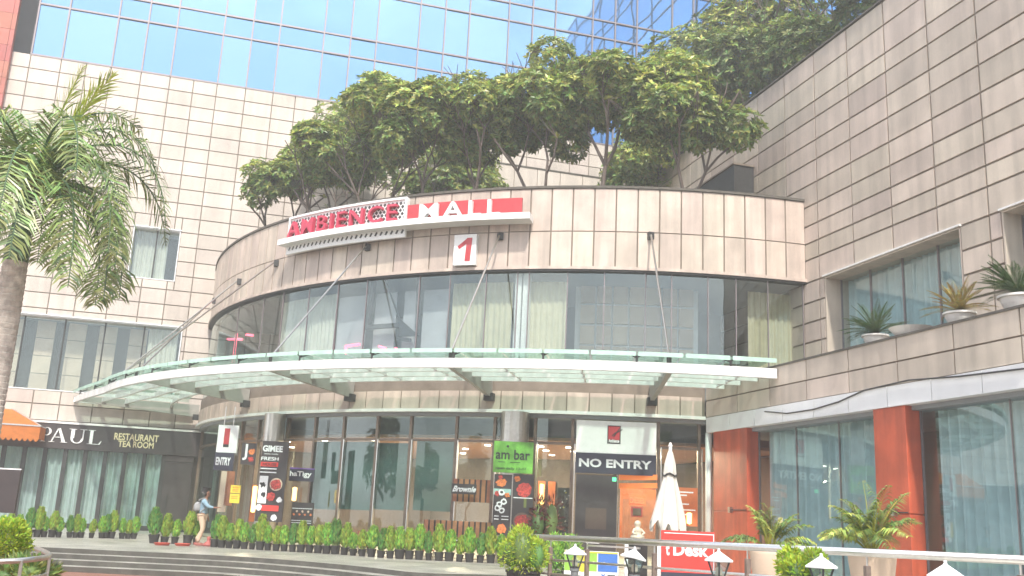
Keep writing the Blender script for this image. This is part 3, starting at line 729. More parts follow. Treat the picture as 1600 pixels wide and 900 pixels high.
MB().cbox(ts0, ts1, RS-.3, RS+.32, zlo-.24, zlo-.03, n=34).build('shelf', M['sign_white'], ms)
zq = oncyl(630, 370, RS)[1]
MB().cbox(tl0-.3, tl1, RS-.12, RS-.02, zq, zq+.36, n=16).build('lower_lattice', M['sign_white'], ms)
b = MB()
for i in range(26):
    t = tl0 + (tl1-tl0)*(i+.5)/26; dth = .2; z = zq+.2; b.add([dp(t-dth,RS-.014,z-.05), dp(t+.0,RS-.014,z-.08), dp(t+dth,RS-.014,z+.05), dp(t,RS-.014,z+.08)], [(0,1,2,3)])
b.build('lattice_holes', M['black_ink'], ms)
drum_text('AMBIENCE', tl0+.25, tl1-.9, zlo+.04, zlo+(zhi-zlo)*.74, RS, .16, 'lettering', M['pink_red'], ms, bold=.004, space=1.22)
drum_text('MALL', tl1+1.7, oncyl(783,330,RS)[0], zlo-.03, zhr-.07, RS, .16, 'lettering', M['sign_white'], ms, bold=.010, space=1.3)
os_ = thing('number_sign', 'white square sign with a slanted red figure 1 below the mall sign', 'sign', tuple(dp(-37, R+.1, ZW+.5)))
ta, za = oncyl(710, 367, R+.22); tb2, zb2 = oncyl(742, 413, R+.22)
MB().cbox(ta, tb2, R+.01, R+.2, zb2, za, n=3).build('sign_box', M['sign_white'], os_)
t1_ = (ta+tb2)/2
w1 = (tb2-ta); 
for P in ([(.52,.12),(.76,.12),(.82,.88),(.58,.88)], [(.18,.62),(.24,.52),(.6,.70),(.62,.88)]):
    MB().add([dp(ta+w1*u, R+.215, zb2+(za-zb2)*v) for u, v in P] , [(0,1,2,3)]).build('figure_one', M['sign_red'], os_)

# ------------------------------------------------------------ side wing on the right
sw = thing('side_wing', 'beige panelled side wing with curtained windows and a planted balcony on the right', 'building', (XR+1, 20, 0))
RW = [20.4,19.43,18.29,17.55,16.59,15.75,14.8,13.9,13.08,12.35,11.66,10.73,9.9,9.1,8.3,7.5,6.6,5.8]
rzs = sorted(zz(z) for z in RW)
cY = sorted([(34.31 + 2.24*k)*S for k in range(1,11)] + [(34.31-2.24*k)*S for k in range(0,13)])
cYl = [y for y in cY if y > 5]
hR = [(24.35*S, 31.74*S, zz(6.3), zz(10.73)), (14.0*S, 22.62*S, zz(6.3), zz(10.73))]
b = MB(); cladding(cYl, rzs, hR, lambda u0,u1,z0,z1: b.box(XR,XR+.06,u0,u1,z0,z1), g=.032); b.build('stone_cladding', M['stone_r'], sw)
b = MB(); backing(b, 5, YL-.1, zz(5.8), zz(20.42), hR, lambda b,a,c,d,e: b.box(XR+.045,XR+.6,a,c,d,e)); b.build('backing_wall', M['joint'], sw)
MB().box(XR-.05, XR+.9, 5, YL-.1, zz(20.42), zz(20.42)+.06).build('coping', M['coping'], sw)
MB().box(XR+.7, XE, 5, YL-.1, zz(19.6), zz(19.7)).build('roof', M['terrace'], sw)
for i, (u0,u1,z0,z1) in enumerate(hR):
    b = MB(); b.box(XR+.01, XR+1.0, u0+.004, u0+.05, z0, z1-.01); b.box(XR+.01, XR+1.0, u1-.05, u1-.004, z0, z1-.01); b.box(XR+.01, XR+1.0, u0+.05, u1-.05, z1-.05, z1-.008)
    win = b.build('window', M['stone_r'], sw)
    MB().box(XR-.06, XR+.05, u0-.04, u1+.04, z1+.0, z1+.05).build('lintel_trim', M['white_paint'], win)
    n = 4
    for k in range(n+1): y = u0+.05+(u1-u0-.1)*k/n; MB().box(XR+.55, XR+.62, y-.02, y+.02, z0, z1-.05).build('mullion', M['mullion'], win)
    MB().quad((XR+.58,u0+.05,z0),(XR+.58,u1-.05,z0),(XR+.58,u1-.05,z1-.05),(XR+.58,u0+.05,z1-.05)).build('pane', M['glass_r'], win)
    b = MB(); curtain(b, (XR+.85,u0+.05,0), (XR+.85,u1-.05,0), z0, z1-.08, amp=.08, wl=.24, seed=i); b.build('curtain', M['curtain_blue'], win)
    MB().box(XR+1.2, XR+1.3, u0, u1, z0, z1).build('back_wall', M['office'], win)
# balcony
ZB0, ZB1, ZB2, ZB3 = zz(4.5), zz(5.08), zz(5.72), zz(6.38)
YE = (CY - math.sqrt(R*R - (XB-CX)**2))   # where the drum meets the balcony face
by = [y for y in [(33.3-2.2*k)*S for k in range(0, 14)] if y > 5]
b = MB()
for y1, y0 in zip([YE-.02]+by[1:], by[1:]+[5]):
    b.box(XB-.0, XB+.05, y0+.02, y1-.02, ZB1+.02, ZB2-.02); b.box(XB, XB+.05, y0+.02, y1-.02, ZB2+.02, ZB3)
b.build('balcony_cladding', M['stone_r'], sw)
MB().box(XB+.04, XR, 5, YE-.0, ZB1, ZB3-.05).build('balcony_core', M['joint'], sw)
MB().box(XB-.03, XB+.3, 5, YE, ZB3, ZB3+.05).build('balcony_coping', M['coping'], sw)
wy = [(33.4-1.78*k)*S for k in range(0, 17)]
b = MB()
for y1, y0 in zip(wy, wy[1:]): b.box(XB-.04, XB+.2, y0+.012, y1-.012, ZB0, ZB1-.01)
b.build('white_band', M['white_panel'], sw)
MB().box(XB, XB+.25, 5, YE-.05, ZB0+.02, ZB1-.02).build('band_core', M['joint'], sw)
MB().box(XB+.2, XR+6, 5, YE-.05, ZB0-.1, ZB1-.05).build('soffit', M['office'], sw)
# cable on the band
cb = MB().tube([onp(x,y,0,XB-.08) for x,y in ((1195,643),(1230,646),(1270,640),(1310,628),(1350,610),(1420,594),(1500,588),(1600,576))], .02, 6).build('cable', M['black_ink']); tag(cb, 'black cable sagging along the white band under the right balcony', 'cable')
# ground floor of the wing
XG = XB + .42
MB().tube([(XB+.05, YE-.12, -.3), (XB+.05, YE-.12, ZB0)], .10, 12).build('white_corner_post', M['white_paint'], sw, smooth=True)
def colred(y0, y1, nm):
    b = MB(); b.box(XB+.02, XB+.40, y0, y1, -.4, zz(1.62)-.015); b.box(XB+.02, XB+.40, y0, y1, zz(1.62)+.015, ZB0-.0); b.box(XB+.03, XB+.39, y0+.02, y1-.02, zz(1.62)-.015, zz(1.62)+.015)
    c = b.build('red_column', M['col_red'], sw, bevel=.01)
    MB().obox((XB-.02, (y0+y1)/2-.1, zz(1.66)), (.05,0,0), (0,.06,0), (0,0,.08)).build('stay_fitting', M['steel_soft'], c)
    MB().bar((XB-.03, (y0+y1)/2-.1, zz(1.66)), (XB-.03, y0-.0, zz(1.66)), .025).build('stay_rod', M['dark_metal'], c)
yA0, yA1 = 30.5*S, 32.95*S
colred(yA0, yA1, 'a'); colred(22.1*S, 23.46*S, 'b'); colred(8*S, 9.4*S, 'c')
gr_ = [(23.46*S, yA0), (9.4*S, 22.1*S)]
for i, (y0, y1) in enumerate(gr_):
    n = 3 if i == 0 else 4
    for k in range(n):
        a = y0+(y1-y0)*k/n; c = y0+(y1-y0)*(k+1)/n; kk = random.uniform(-.008,.008)
        MB().quad((XG+kk,a,-.4),(XG,c,-.4),(XG,c,ZB0),(XG+kk,a,ZB0)).build('ground_pane', M['glass_r'], sw)
    for k in range(n+1): a = y0+(y1-y0)*k/n; MB().box(XG-.01, XG+.04, a-.012, a+.012, -.4, ZB0).build('ground_mullion', M['mullion'], sw)
    b = MB(); e0 = y0 if i == 0 else y0+(y1-y0)*.42
    curtain(b, (XG+.35,e0+.05,0), (XG+.35,y1-.1,0), -.2, ZB0-.05, amp=.10, wl=.30, seed=9+i); b.build('curtain', M['curtain_blue'], sw)
MB().box(XG+3.2, XG+3.3, 5, YE-.3, -.4, ZB0).build('inner_wall', M['teal'], sw)
MB().box(XG, XG+3.2, 5, YE-.3, -.4, -.05).build('inner_floor', M['int_floor'], sw)
# rooftop details on terrace
Pq = onp(1178,262,0,XR); XQ = onp(1147,257,1,Pq.y).x
rb = thing('plant_room', 'small dark grey rooftop housing against the side wall above the drum', 'housing', (17, Pq.y, ZT))
MB().box(XQ, XR-.01, Pq.y, Pq.y+4.5, ZT-.4, Pq.z).build('housing', M['dark_metal'], rb)
MB().box(XQ-.05, XR-.01, Pq.y-.05, Pq.y+4.6, Pq.z, Pq.z+.06).build('housing_roof', M['joint'], rb)
yP = 51.0*S; zPt = onp(800,258,1,yP).z; 
x0p, x1p = onp(655,245,1,yP).x, onp(945,288,1,yP).x
tp = thing('terrace_wall', 'low beige panelled wall at the back of the planted terrace behind the trees', 'wall', (x0p, yP, ZT))
b = MB(); n = 8
for k in range(n):
    a = x0p + (x1p-x0p)*k/n; c = x0p+(x1p-x0p)*(k+1)/n; b.box(a+.015, c-.015, yP, yP+.06, ZT-.5, (ZT+zPt)/2-.01); b.box(a+.015, c-.015, yP, yP+.06, (ZT+zPt)/2+.01, zPt-.01)
b.build('stone_cladding', M['stone_l'], tp)
MB().box(x0p, x1p, yP+.045, yP+.3, ZT-.5, zPt-.02).build('core', M['joint'], tp)
MB().box(x0p, x1p+.02, yP-.03, yP+.33, zPt-.02, zPt+.05).build('coping', M['coping'], tp)
#PART2
# ------------------------------------------------------------ foliage builders
def leafq(b, p, d, up, L, W, droop=.15):
    d = d.normalized(); s = d.cross(up)
    if s.length < 1e-3: s = d.cross(Vector((1,0,0)))
    s.normalize(); m = p + d*L*.5 + up*L*.04
    b.add([p, m + s*W*.5, p + d*L - up*L*droop, m - s*W*.5], [(0,1,2,3)])
def rosette(b, p, nrm, n, L, W, rr):
    a = nrm.cross(Vector((0,0,1)));
    if a.length < .05: a = Vector((1,0,0))
    a.normalize(); c = nrm.cross(a); ph = rr.uniform(0, 6.28)
    for k in range(n):
        t = ph + 2*math.pi*k/n + rr.uniform(-.3,.3); el = rr.uniform(.15,.75)
        d = (a*math.cos(t)+c*math.sin(t))*math.cos(el) + nrm*math.sin(el)
        leafq(b, p, d, nrm, L*rr.uniform(.7,1.15), W*rr.uniform(.8,1.2))
def make_tree(name, label, cat, loc, H, RX, crown_h, seed, m='leaf', m2='leaf_lit', nros=750, L=.27, W=.10, trunks=2, group=None, base_frac=.28, tr=.075, spread=.55):
    rr = random.Random(seed); root = thing(name, label, cat, loc, group); o = Vector(loc)
    tk = MB(); tips = []
    def grow(p, d, L_, r, dep):
        q = p + d*L_; mid = p + d*L_*.5 + Vector((rr.uniform(-.06,.06),rr.uniform(-.06,.06),0))*L_
        tk.tube([p, mid, q], [r, r*.86, r*.74], 6, cap=False)
        if dep == 0 or q.z > o.z + H - crown_h*.38 or (Vector((q.x-o.x, q.y-o.y, 0))).length > RX*.72: tips.append(q); return
        n = rr.choice((2,3)) if dep > 1 else 3
        ph = rr.uniform(0,6.28)
        for k in range(n):
            a = ph + 6.28*k/n + rr.uniform(-.4,.4); s = spread*rr.uniform(.6,1.25)
            nd = (d + Vector((math.cos(a),math.sin(a),rr.uniform(-.1,.35)))*s).normalized()
            nd.z = max(nd.z, .12); nd.normalize()
            grow(q, nd, L_*rr.uniform(.68,.85), r*.68, dep-1)
    for k in range(trunks):
        a = rr.uniform(0,6.28)+k*2.4; d = Vector((math.cos(a)*.38, math.sin(a)*.38, 1)).normalized() if trunks > 1 else Vector((rr.uniform(-.06,.06), rr.uniform(-.06,.06), 1)).normalized()
        grow(o + Vector((math.cos(a),math.sin(a),0))*.06*trunks - Vector((0,0,.1)), d, H*base_frac*rr.uniform(.8,1.05), tr, 4)
    tk.build('trunk', M['bark'], root, smooth=True)
    c = o + Vector((0,0,H-crown_h)); b1, b2 = MB(), MB()
    # lumps
    lumps = []
    for k in range(14):
        a = rr.uniform(0,6.28); q = rr.uniform(.15,.72); lumps.append((Vector((math.cos(a)*RX*q, math.sin(a)*RX*q, crown_h*rr.uniform(.22,.80)*(1.1-q*.6))), rr.uniform(.30,.46)*RX))
    pts = []
    while len(pts) < nros:
        lc, lr = rr.choice(lumps); u = Vector((rr.gauss(0,1),rr.gauss(0,1),rr.gauss(.25,1))).normalized()
        rad_ = lr*rr.uniform(.72,1.05); p = lc + Vector((u.x*rad_, u.y*rad_, u.z*rad_*.72))
        if p.z < -.12*crown_h and rr.random() < .8: continue
        pts.append((p, u))
    for p, u in pts:
        nn = (u + Vector((0,0,.8))).normalized(); w_ = c + p
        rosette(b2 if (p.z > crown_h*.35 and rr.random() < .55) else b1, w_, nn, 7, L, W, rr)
    for q in tips:
        if rr.random() < .6 and (q - c).length < RX*1.2: rosette(b1, q, Vector((0,0,1)), 7, L, W, rr)
    cr = b1.build('crown', M[m], root); b2.build('upper_leaves', M[m2], cr)  # upper rosettes take the brighter colour, painting sunlight on the crown
    # twigs joining limbs to outer leaf clusters
    tw_ = MB()
    for p, u in rr.sample(pts, min(len(pts), 90)):
        w_ = c + p; q = min(tips, key=lambda t_: (t_-w_).length); tw_.tube([q, (q+w_)/2 + Vector((0,0,-.05)), w_], [.018,.014,.008], 4, cap=False)
    tw_.build('twigs', M['bark'], root)
    return root
# terrace trees: pixel of base, crown half width, height
TT = ZT - .55
specs = [ (440,336,1.45,3.2,2.3,'leftmost small tree on the drum terrace, low over the left end of the mall sign'),
          (505,320,1.6,3.9,2.8,'second terrace tree from the left, thin forked trunks above the first letters of the sign'),
          (585,305,1.75,4.5,2.9,'third terrace tree from the left, two bare trunks above the middle of the sign'),
          (655,298,1.75,4.5,3.1,'fourth terrace tree from the left, straight trunk where white and red sign panels meet'),
          (748,290,1.75,4.7,3.2,'fifth terrace tree from the left, slim trunk above the last letters of the sign'),
          (840,284,1.65,4.8,3.0,'sixth terrace tree from the left, forked trunk just right of the sign end'),
          (946,284,1.9,4.9,3.3,'thick trunked terrace tree standing before the pale green shrubs'),
          (1066,288,2.15,4.6,3.3,'rightmost terrace tree, spreading open fork beside the side wall')]
for i, (x, y, rx_, h_, ch, lab) in enumerate(specs):
    t, _ = oncyl(x, y, R-1.5); p = dp(t, R-1.5, TT)
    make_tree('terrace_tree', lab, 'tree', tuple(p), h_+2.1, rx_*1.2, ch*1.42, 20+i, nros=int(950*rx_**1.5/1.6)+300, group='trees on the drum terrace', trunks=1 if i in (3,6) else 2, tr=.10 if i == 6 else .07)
p = at(548, 290, 43); make_tree('terrace_tree', 'taller tree standing behind the row, its top against the blue glass at left', 'tree', (p.x, p.y, TT), 9.2, 3.0, 5.0, 41, nros=1500, group='trees on the drum terrace')
p = at(712, 285, 42); make_tree('terrace_tree', 'back row tree filling the gap behind the fourth and fifth terrace trees', 'tree', (p.x, p.y, TT), 7.6, 2.9, 5.0, 42, nros=1700, group='trees on the drum terrace')
p = at(1010, 285, 41); make_tree('terrace_tree', 'back row tree behind the rightmost terrace tree, below the blue glass corner', 'tree', (p.x, p.y, TT), 8.0, 2.6, 4.8, 43, nros=1200, group='trees on the drum terrace')
# big tree behind the side roofline
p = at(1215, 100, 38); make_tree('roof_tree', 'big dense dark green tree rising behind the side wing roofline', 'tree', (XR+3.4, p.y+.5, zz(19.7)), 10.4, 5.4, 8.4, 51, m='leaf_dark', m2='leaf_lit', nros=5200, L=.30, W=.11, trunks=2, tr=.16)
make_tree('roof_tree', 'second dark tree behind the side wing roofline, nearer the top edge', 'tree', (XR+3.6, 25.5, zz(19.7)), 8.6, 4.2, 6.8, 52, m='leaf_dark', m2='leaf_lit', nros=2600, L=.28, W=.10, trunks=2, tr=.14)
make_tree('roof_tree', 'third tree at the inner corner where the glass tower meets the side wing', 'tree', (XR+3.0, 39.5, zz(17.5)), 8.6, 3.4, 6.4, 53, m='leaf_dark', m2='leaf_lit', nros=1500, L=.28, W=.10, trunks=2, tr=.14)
# pale shrubs on terrace behind
for i, (x, y, D, rr_, h_, lab) in enumerate([(925,262,43,1.5,2.6,'pale yellowish green feathery shrub behind the thick trunked terrace tree'),(985,262,44,1.4,2.4,'pale shrub between the two rightmost terrace trees'),(800,262,46,1.6,2.0,'shrub showing over the back terrace wall behind the sixth tree'),(868,262,46,1.5,2.1,'shrub over the right end of the back terrace wall')]):
    p = at(x, y, D); make_tree('terrace_shrub', lab, 'shrub', (p.x, p.y, TT), h_+1.0, rr_, h_, 60+i, m='leaf_far', m2='leaf_far', nros=420, L=.34, W=.05, trunks=2, tr=.04, base_frac=.18)
# low plants along the parapet: nobody could count them
b = MB(); rr = random.Random(5)
for i in range(560):
    t = rr.uniform(-84, -4)
    if noise.noise(Vector((t*.35, 3, 0))) < -.12: continue
    p = dp(t, R-.75+rr.uniform(-.15,.2), ZT-.1+rr.uniform(-.05,.16)); rosette(b, p, Vector((rr.uniform(-.4,.4),rr.uniform(-.4,.4),1)).normalized(), 6, .16, .05, rr)
o = b.build('parapet_planting', M['leaf']); tag(o, 'low leafy planting just behind the drum parapet coping', 'ground cover', kind='stuff')
MB().cbox(-88, -3, R-1.9, R-.52, ZT-.6, ZT-.12, n=50).build('planter_soil', M['soil'], dr)

# ------------------------------------------------------------ royal palm
def frond(b, st, base, d0, L, droop, rr, lw=.028, ll=.55, erect=0):
    pts = []; p = base.copy(); d = d0.normalized(); n = 16; seg = L/n
    for i in range(n+1):
        pts.append(p.copy()); p = p + d*seg; d = (d + Vector((0,0,-droop*(.4+i/n*1.2)/n*2))).normalized()
    st.tube(pts, [.028*(1-i/(n+1)*.8) for i in range(n+1)], 5, cap=False)
    m = 66
    for i in range(3, m):
        f = i/m; k = f*n; j = int(k); q = pts[j].lerp(pts[min(j+1,n)], k-j); t = (pts[min(j+1,n)]-pts[max(j-1,0)]).normalized()
        s = t.cross(Vector((0,0,1)));
        if s.length < .1: s = Vector((1,0,0))
        s.normalize(); u = s.cross(t); ln = ll*math.sin(math.pi*min(1, .12+f*.86))**.5*rr.uniform(.8,1.1)
        for sg in (-1,1):
            dd = (s*sg*rr.uniform(.55,.95) + t*rr.uniform(.35,.6) + u*rr.uniform(-.25,.35)).normalized()
            if erect: dd = (s*sg*rr.uniform(.3,.6) + t*.9 + u*rr.uniform(-.3,.3)).normalized()
            a = q; mid = a + dd*ln*.5; dd2 = (dd + Vector((0,0,-.75-.4*rr.random()))*(0.3 if erect else 1)).normalized(); e = mid + dd2*ln*.5
            wv = dd.cross(u).normalized()*lw*.5; wm = wv*1.0
            b.add([a-wv*.5, a+wv*.5, mid+wm, e, mid-wm], [(0,1,2,4),(4,2,3)])
pb = at(24, 412, 15.5); px_, py_ = pb.x, pb.y
palm = thing('palm_tree', 'tall royal palm with ringed pale trunk and drooping fronds at the left edge', 'palm', (px_, py_, -.30))
zt0 = at(24, 412, 15.5).z; zt1 = at(40, 335, 15.5).z; ztop = at(45, 300, 15.5).z
prof = []; z = -.30; k = 0
while z < zt0:
    f = (z+.30)/(zt0+.30); r_ = .235 - .055*f + .012*math.sin(f*9)
    prof += [(r_, z), (r_+.008, z+.075), (r_-.004, z+.09)]; z += .095
def palmx(z): return 0
m_tr = mat('palm_trunk', (.48,.44,.39), .9, nscale=9, namt=.35, bump=.6, bscale=18)
MB().lathe(prof, (px_, py_, 0), 20).build('trunk', m_tr, palm)
MB().lathe([(.185,zt0-.01),(.20,zt0+.15),(.17,zt0+.5),(.12,zt1+.1),(.07,ztop+.1)], (px_, py_, 0), 18).build('crownshaft', M['palm_shaft'], palm, smooth=True)
rr = random.Random(12)
top = Vector((px_, py_, ztop-.1))
# azimuth relative to the view: 0 = picture right, 90 = away
fr_specs = [(8,62,3.1,1.35),(-25,48,2.9,1.5),(30,55,3.0,1.2),(60,45,2.8,1.3),(110,50,3.0,1.2),(150,55,3.0,1.25),(185,60,3.1,1.3),(215,45,2.9,1.4),(250,40,2.8,1.5),(290,35,2.7,1.6),(325,28,2.7,1.6),(-8,30,2.7,1.8),(170,28,2.7,1.7),(130,75,2.7,.9),(40,78,2.6,.9),(-50,66,2.9,1.4),(205,74,2.7,1.0),(268,62,2.8,1.4)]
for az, el, L_, dr_ in fr_specs + [(20,40,2.6,1.9),(-40,35,2.4,2.0),(5,20,2.3,1.9),(75,66,2.9,1.0),(140,40,2.8,1.6),(-75,50,2.6,1.6),(235,60,2.9,1.3),(15,72,2.6,1.1),(345,50,2.9,1.7)]:
    a = rad(az+rr.uniform(-6,6)); d = (_r0*math.cos(a) + _f0*math.sin(a))*math.cos(rad(el)) + Vector((0,0,math.sin(rad(el))))
    b, st = MB(), MB(); frond(b, st, top + d*.05, d, L_*rr.uniform(.95,1.08)*1.12, dr_*1.8, rr, lw=.034, ll=.68)
    f_ = b.build('frond', M['palm_leaf'], palm); st.build('stem', M['palm_shaft'], f_)
for az, el, L_ in ((20,80,2.5),(0,68,2.5),(30,74,2.3)):
    a = rad(az); d = (_r0*math.cos(a) + _f0*math.sin(a))*math.cos(rad(el)) + Vector((0,0,math.sin(rad(el))))
    b, st = MB(), MB(); frond(b, st, top + d*.05, d, L_, .25, rr, erect=1, ll=.6, lw=.035)
    f_ = b.build('young_frond', M['palm_young'], palm); st.build('stem', M['palm_young'], f_)

# ------------------------------------------------------------ potted conifers
def conifer(seed, h=.62, w_=.19, mt_='conifer', n=260, pot=True, ph=.26, pr=.14):
    rr = random.Random(seed); root = thing('potted_conifer', 'x', 'potted plant', (0,0,0)); b = MB()
    for i in range(n):
        z = rr.random()**.8; prof_ = math.sin(math.pi*min(1, .14+z*.82))**.7*(1-.25*z)
        a = rr.uniform(0,6.28); q = w_*prof_*rr.uniform(.7,1.05); p = Vector((math.cos(a)*q, math.sin(a)*q, ph+z*h*.88))
        d = (Vector((math.cos(a)*.35, math.sin(a)*.35, 1)) + Vector((rr.uniform(-.2,.2),rr.uniform(-.2,.2),0))).normalized()
        L_ = rr.uniform(.07,.13)*h/.6; sd_ = Vector((-math.sin(a), math.cos(a), 0)).lerp(Vector((rr.uniform(-1,1),rr.uniform(-1,1),0)), .4).normalized()*.022*h/.6
        b.add([p-sd_*.5, p+d*L_*.5-sd_, p+d*L_, p+d*L_*.5+sd_, p+sd_*.5], [(0,1,2,3,4)])
    b.build('foliage', M[mt_], root)
    MB().tube([(0,0,ph-.05),(0,0,ph+h*.8)], [w_*.5,.03], 8).build('stem', M['leaf_dark'], root)
    if pot:
        pt = MB().lathe([(pr*.78,0),(pr,ph-.03),(pr*1.08,ph-.03),(pr*1.08,ph),(pr*.95,ph),(pr*.95,ph-.02)], n=14).build('pot', M['pot_black'], root)
        MB().lathe([(pr*.95,ph-.025),(.005,ph-.02)], n=12, cap=False).build('soil', M['soil'], pt)
    return root
protos = [conifer(100+i, h=.56+.045*i, w_=.16+.014*(i%3), n=560, ph=.23, pr=.125, mt_=('conifer','conifer_y','conifer','conifer_d','conifer_y')[i]) for i in range(5)]
used = set()
def ybase_(x):
    T_ = ((-40,838),(0,838),(208,842),(240,849),(306,851),(334,855),(400,859),(525,866),(600,872),(700,877),(830,883))
    for (a, b), (c, d) in zip(T_, T_[1:]):
        if x <= c: return b + (d-b)*(x-a)/(c-a)
    return 883
def put_conifer(i, x, ybase, D, label, group, sc_=1.0):
    o = protos[i]
    if i in used: o = copy_tree(o)
    used.add(i)
    p = onplaza(x, ybase_(x)); o.location = (p.x, p.y, zpc(p.x, p.y)); o.rotation_euler = (random.uniform(-.06,.06),random.uniform(-.06,.06),random.uniform(0,6.28))
    s = sc_*random.uniform(.82,1.14); o.scale = (s*random.uniform(.95,1.1), s*random.uniform(.95,1.1), s); tag(o, label, 'potted plant', group)
G1, G2 = 'small conifers in black pots before the curtained restaurant bays', 'conifers in black pots lined up before the entrance glass'
k = 0
for x in (2,14,26,45,57,68,80,91,108,117,126,142,158,166,174,190,199,208):
    put_conifer(k % 5, x, 838, 43.5, 'small round topped conifer in a black pot before the curtained restaurant bays', G1, .90); k += 1
xs = [240,256,272,292,306]
for x in xs: put_conifer(k % 5, x, 850, 36, 'fuller conifer in a black pot between the restaurant door and the walking man', 'full conifers near the walking man', 1.12); k += 1
xs = []; x = 334
while x < 812: xs.append(x); x += 11.6 + (x-334)*.012
for x in xs:
    f = (x-334)/(800-334); D = 35.5 + (28.8-35.5)*f
    put_conifer(k % 5, x, 858, D, 'slim bright green conifer in a black pot in the long row before the entrance glass', G2, 1.0 + .04*f); k += 1
# low kerb the long row stands along
# ------------------------------------------------------------ leafy bushes
def bush(name, label, cat, c, r, h, m, n, L=.06, W=.03, seed=1, group=None, lobes=1, pot=None):
    root = thing(name, label, cat, tuple(c), group); rr = random.Random(seed); b = MB(); base = Vector(c)
    ls = [(Vector((0,0,h*.5)), r, h*.5)] if lobes == 1 else [(Vector((math.cos(6.28*k/lobes+.5)*r*.55, math.sin(6.28*k/lobes+.5)*r*.55, h*(.36+.12*(k%2)))), r*.52, h*(.38+.14*(k%2))) for k in range(lobes)]
    for i in range(n):
        lc, lr, lh = rr.choice(ls); u = Vector((rr.gauss(0,1),rr.gauss(0,1),rr.gauss(.2,1))).normalized(); q = rr.uniform(.8,1.06)*(1.12 if rr.random() < .05 else 1)*(1+.2*noise.noise(u*3+Vector((seed,0,0))))
        p = base + lc + Vector((u.x*lr*q, u.y*lr*q, u.z*lh*q))
        d = (u + Vector((rr.uniform(-.7,.7),rr.uniform(-.7,.7),rr.uniform(-.2,.9)))).normalized()
        leafq(b, p, d, u, L*rr.uniform(.7,1.3), W, 0)
    b.build('foliage', M[m], root)
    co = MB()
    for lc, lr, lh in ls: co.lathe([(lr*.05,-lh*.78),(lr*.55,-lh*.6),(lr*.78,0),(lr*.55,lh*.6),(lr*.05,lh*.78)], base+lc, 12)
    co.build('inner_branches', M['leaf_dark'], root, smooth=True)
    if pot: MB().lathe([(pot*.8,min(-.3, zpc(base.x,base.y)-base.z)),(pot,-.04),(pot*1.06,-.04),(pot*1.06,.0),(pot*.9,0)], base, 18).build('pot', M['pot_black'], root)
    return root
p = at(818, 891, 17.5); bush('potted_bush', 'yellow green clumped bush in a black pot at the near end of the handrail', 'bush', (p.x, p.y, p.z), .40, .72, 'lime', 3200, L=.075, W=.02, seed=3, lobes=5, pot=.3)
p = at(8, 880, 10.6); bush('rounded_bush', 'clipped round yellow green bush inside the curved rail at bottom left', 'bush', (p.x, p.y, p.z), .19, .43, 'lime', 3600, L=.04, W=.022, seed=4)
p = at(1254, 912, 12.0); bush('clumped_bush', 'lime green bush at the foot of the cream planters behind the fourth lamp', 'bush', (p.x, p.y, p.z), .28, .40, 'lime', 2600, L=.06, W=.025, seed=5, lobes=4)
p = at(878, 893, 21.5); bush('dark_conifer_bush', 'darker green conifer bush behind the first lamp and the handrail', 'bush', (p.x, p.y, p.z), .42, .75, 'conifer', 2000, L=.09, W=.025, seed=6, lobes=4, pot=.25)
p = at(34, 914, 10.0); bush('low_groundcover_bush', 'ragged low leafy bush below the curved rail at bottom left', 'bush', (p.x, p.y, p.z), .28, .22, 'leaf', 800, L=.12, W=.03, seed=7, lobes=4)

# ------------------------------------------------------------ palms and cycads in pots
def areca(label, x, ytop, D, pot_w, zrim, scale, seed, tall=False):
    rr = random.Random(seed); c = at(x, ytop, D); zt_ = c.z; root = thing('potted_palm', label, 'potted palm', (c.x, c.y, zt_-.75), 'palms in large cream planters')
    r = pot_w
    pot_ = MB().lathe([(r*.5,min(-.96, zpc(c.x,c.y)-c.z)),(r*.55,-.95),(r*.62,-.9),(r*.9,-.35),(r*1.0,-.1),(r*1.0,-.02),(r*.93,0),(r*.88,-.05)], c, 26).build('pot', M['pot_cream'], root, smooth=True)
    MB().lathe([(r*.88,-.06),(.01,-.05)], c, 20, cap=False).build('soil', M['soil'], pot_)
    for k in range(30 if tall else 24):
        a = rr.uniform(0,6.28); el = rr.uniform(30,80) if k > 4 else 80; d = Vector((math.cos(a)*math.cos(rad(el)), math.sin(a)*math.cos(rad(el)), math.sin(rad(el))))
        b, st = MB(), MB(); L_ = scale*rr.uniform(.65,1.05)
        pts = []; q = c + Vector((math.cos(a),math.sin(a),0))*.05; n = 9; dd = d.copy()
        for i in range(n+1): pts.append(q.copy()); q = q + dd*L_/n; dd = (dd + Vector((0,0,-.10-.16*i/n))).normalized()
        st.tube(pts, [.011*(1-i/(n+2)) for i in range(n+1)], 4, cap=False)
        for i in range(8, 30):
            f = i/30*n; j = int(f); qq = pts[j].lerp(pts[min(j+1,n)], f-j); t = (pts[min(j+1,n)]-pts[max(j-1,0)]).normalized(); s = t.cross(Vector((0,0,1)))
            if s.length < .1: s = Vector((1,0,0))
            s.normalize()
            for sg in (-1,1): leafq(b, qq, (s*sg*.9+t*.55+Vector((0,0,rr.uniform(-.2,.3)))).normalized(), Vector((0,0,1)), L_*.30*math.sin(math.pi*min(1,.25+i/30*.7)), .034, .4)
        f_ = b.build('frond', M['leaf'] if k % 3 else M['leaf_lit'], root); st.build('stem', M['palm_young'], f_)
    return root
areca('bushy palm in a cream planter before the dark red column, behind the handrail', 1203, 857, 17.5, .36, 0, .85, 31)
areca('taller palm with arching fronds in a cream planter before the orange red column', 1362, 862, 14.2, .33, 0, 1.05, 32, True)
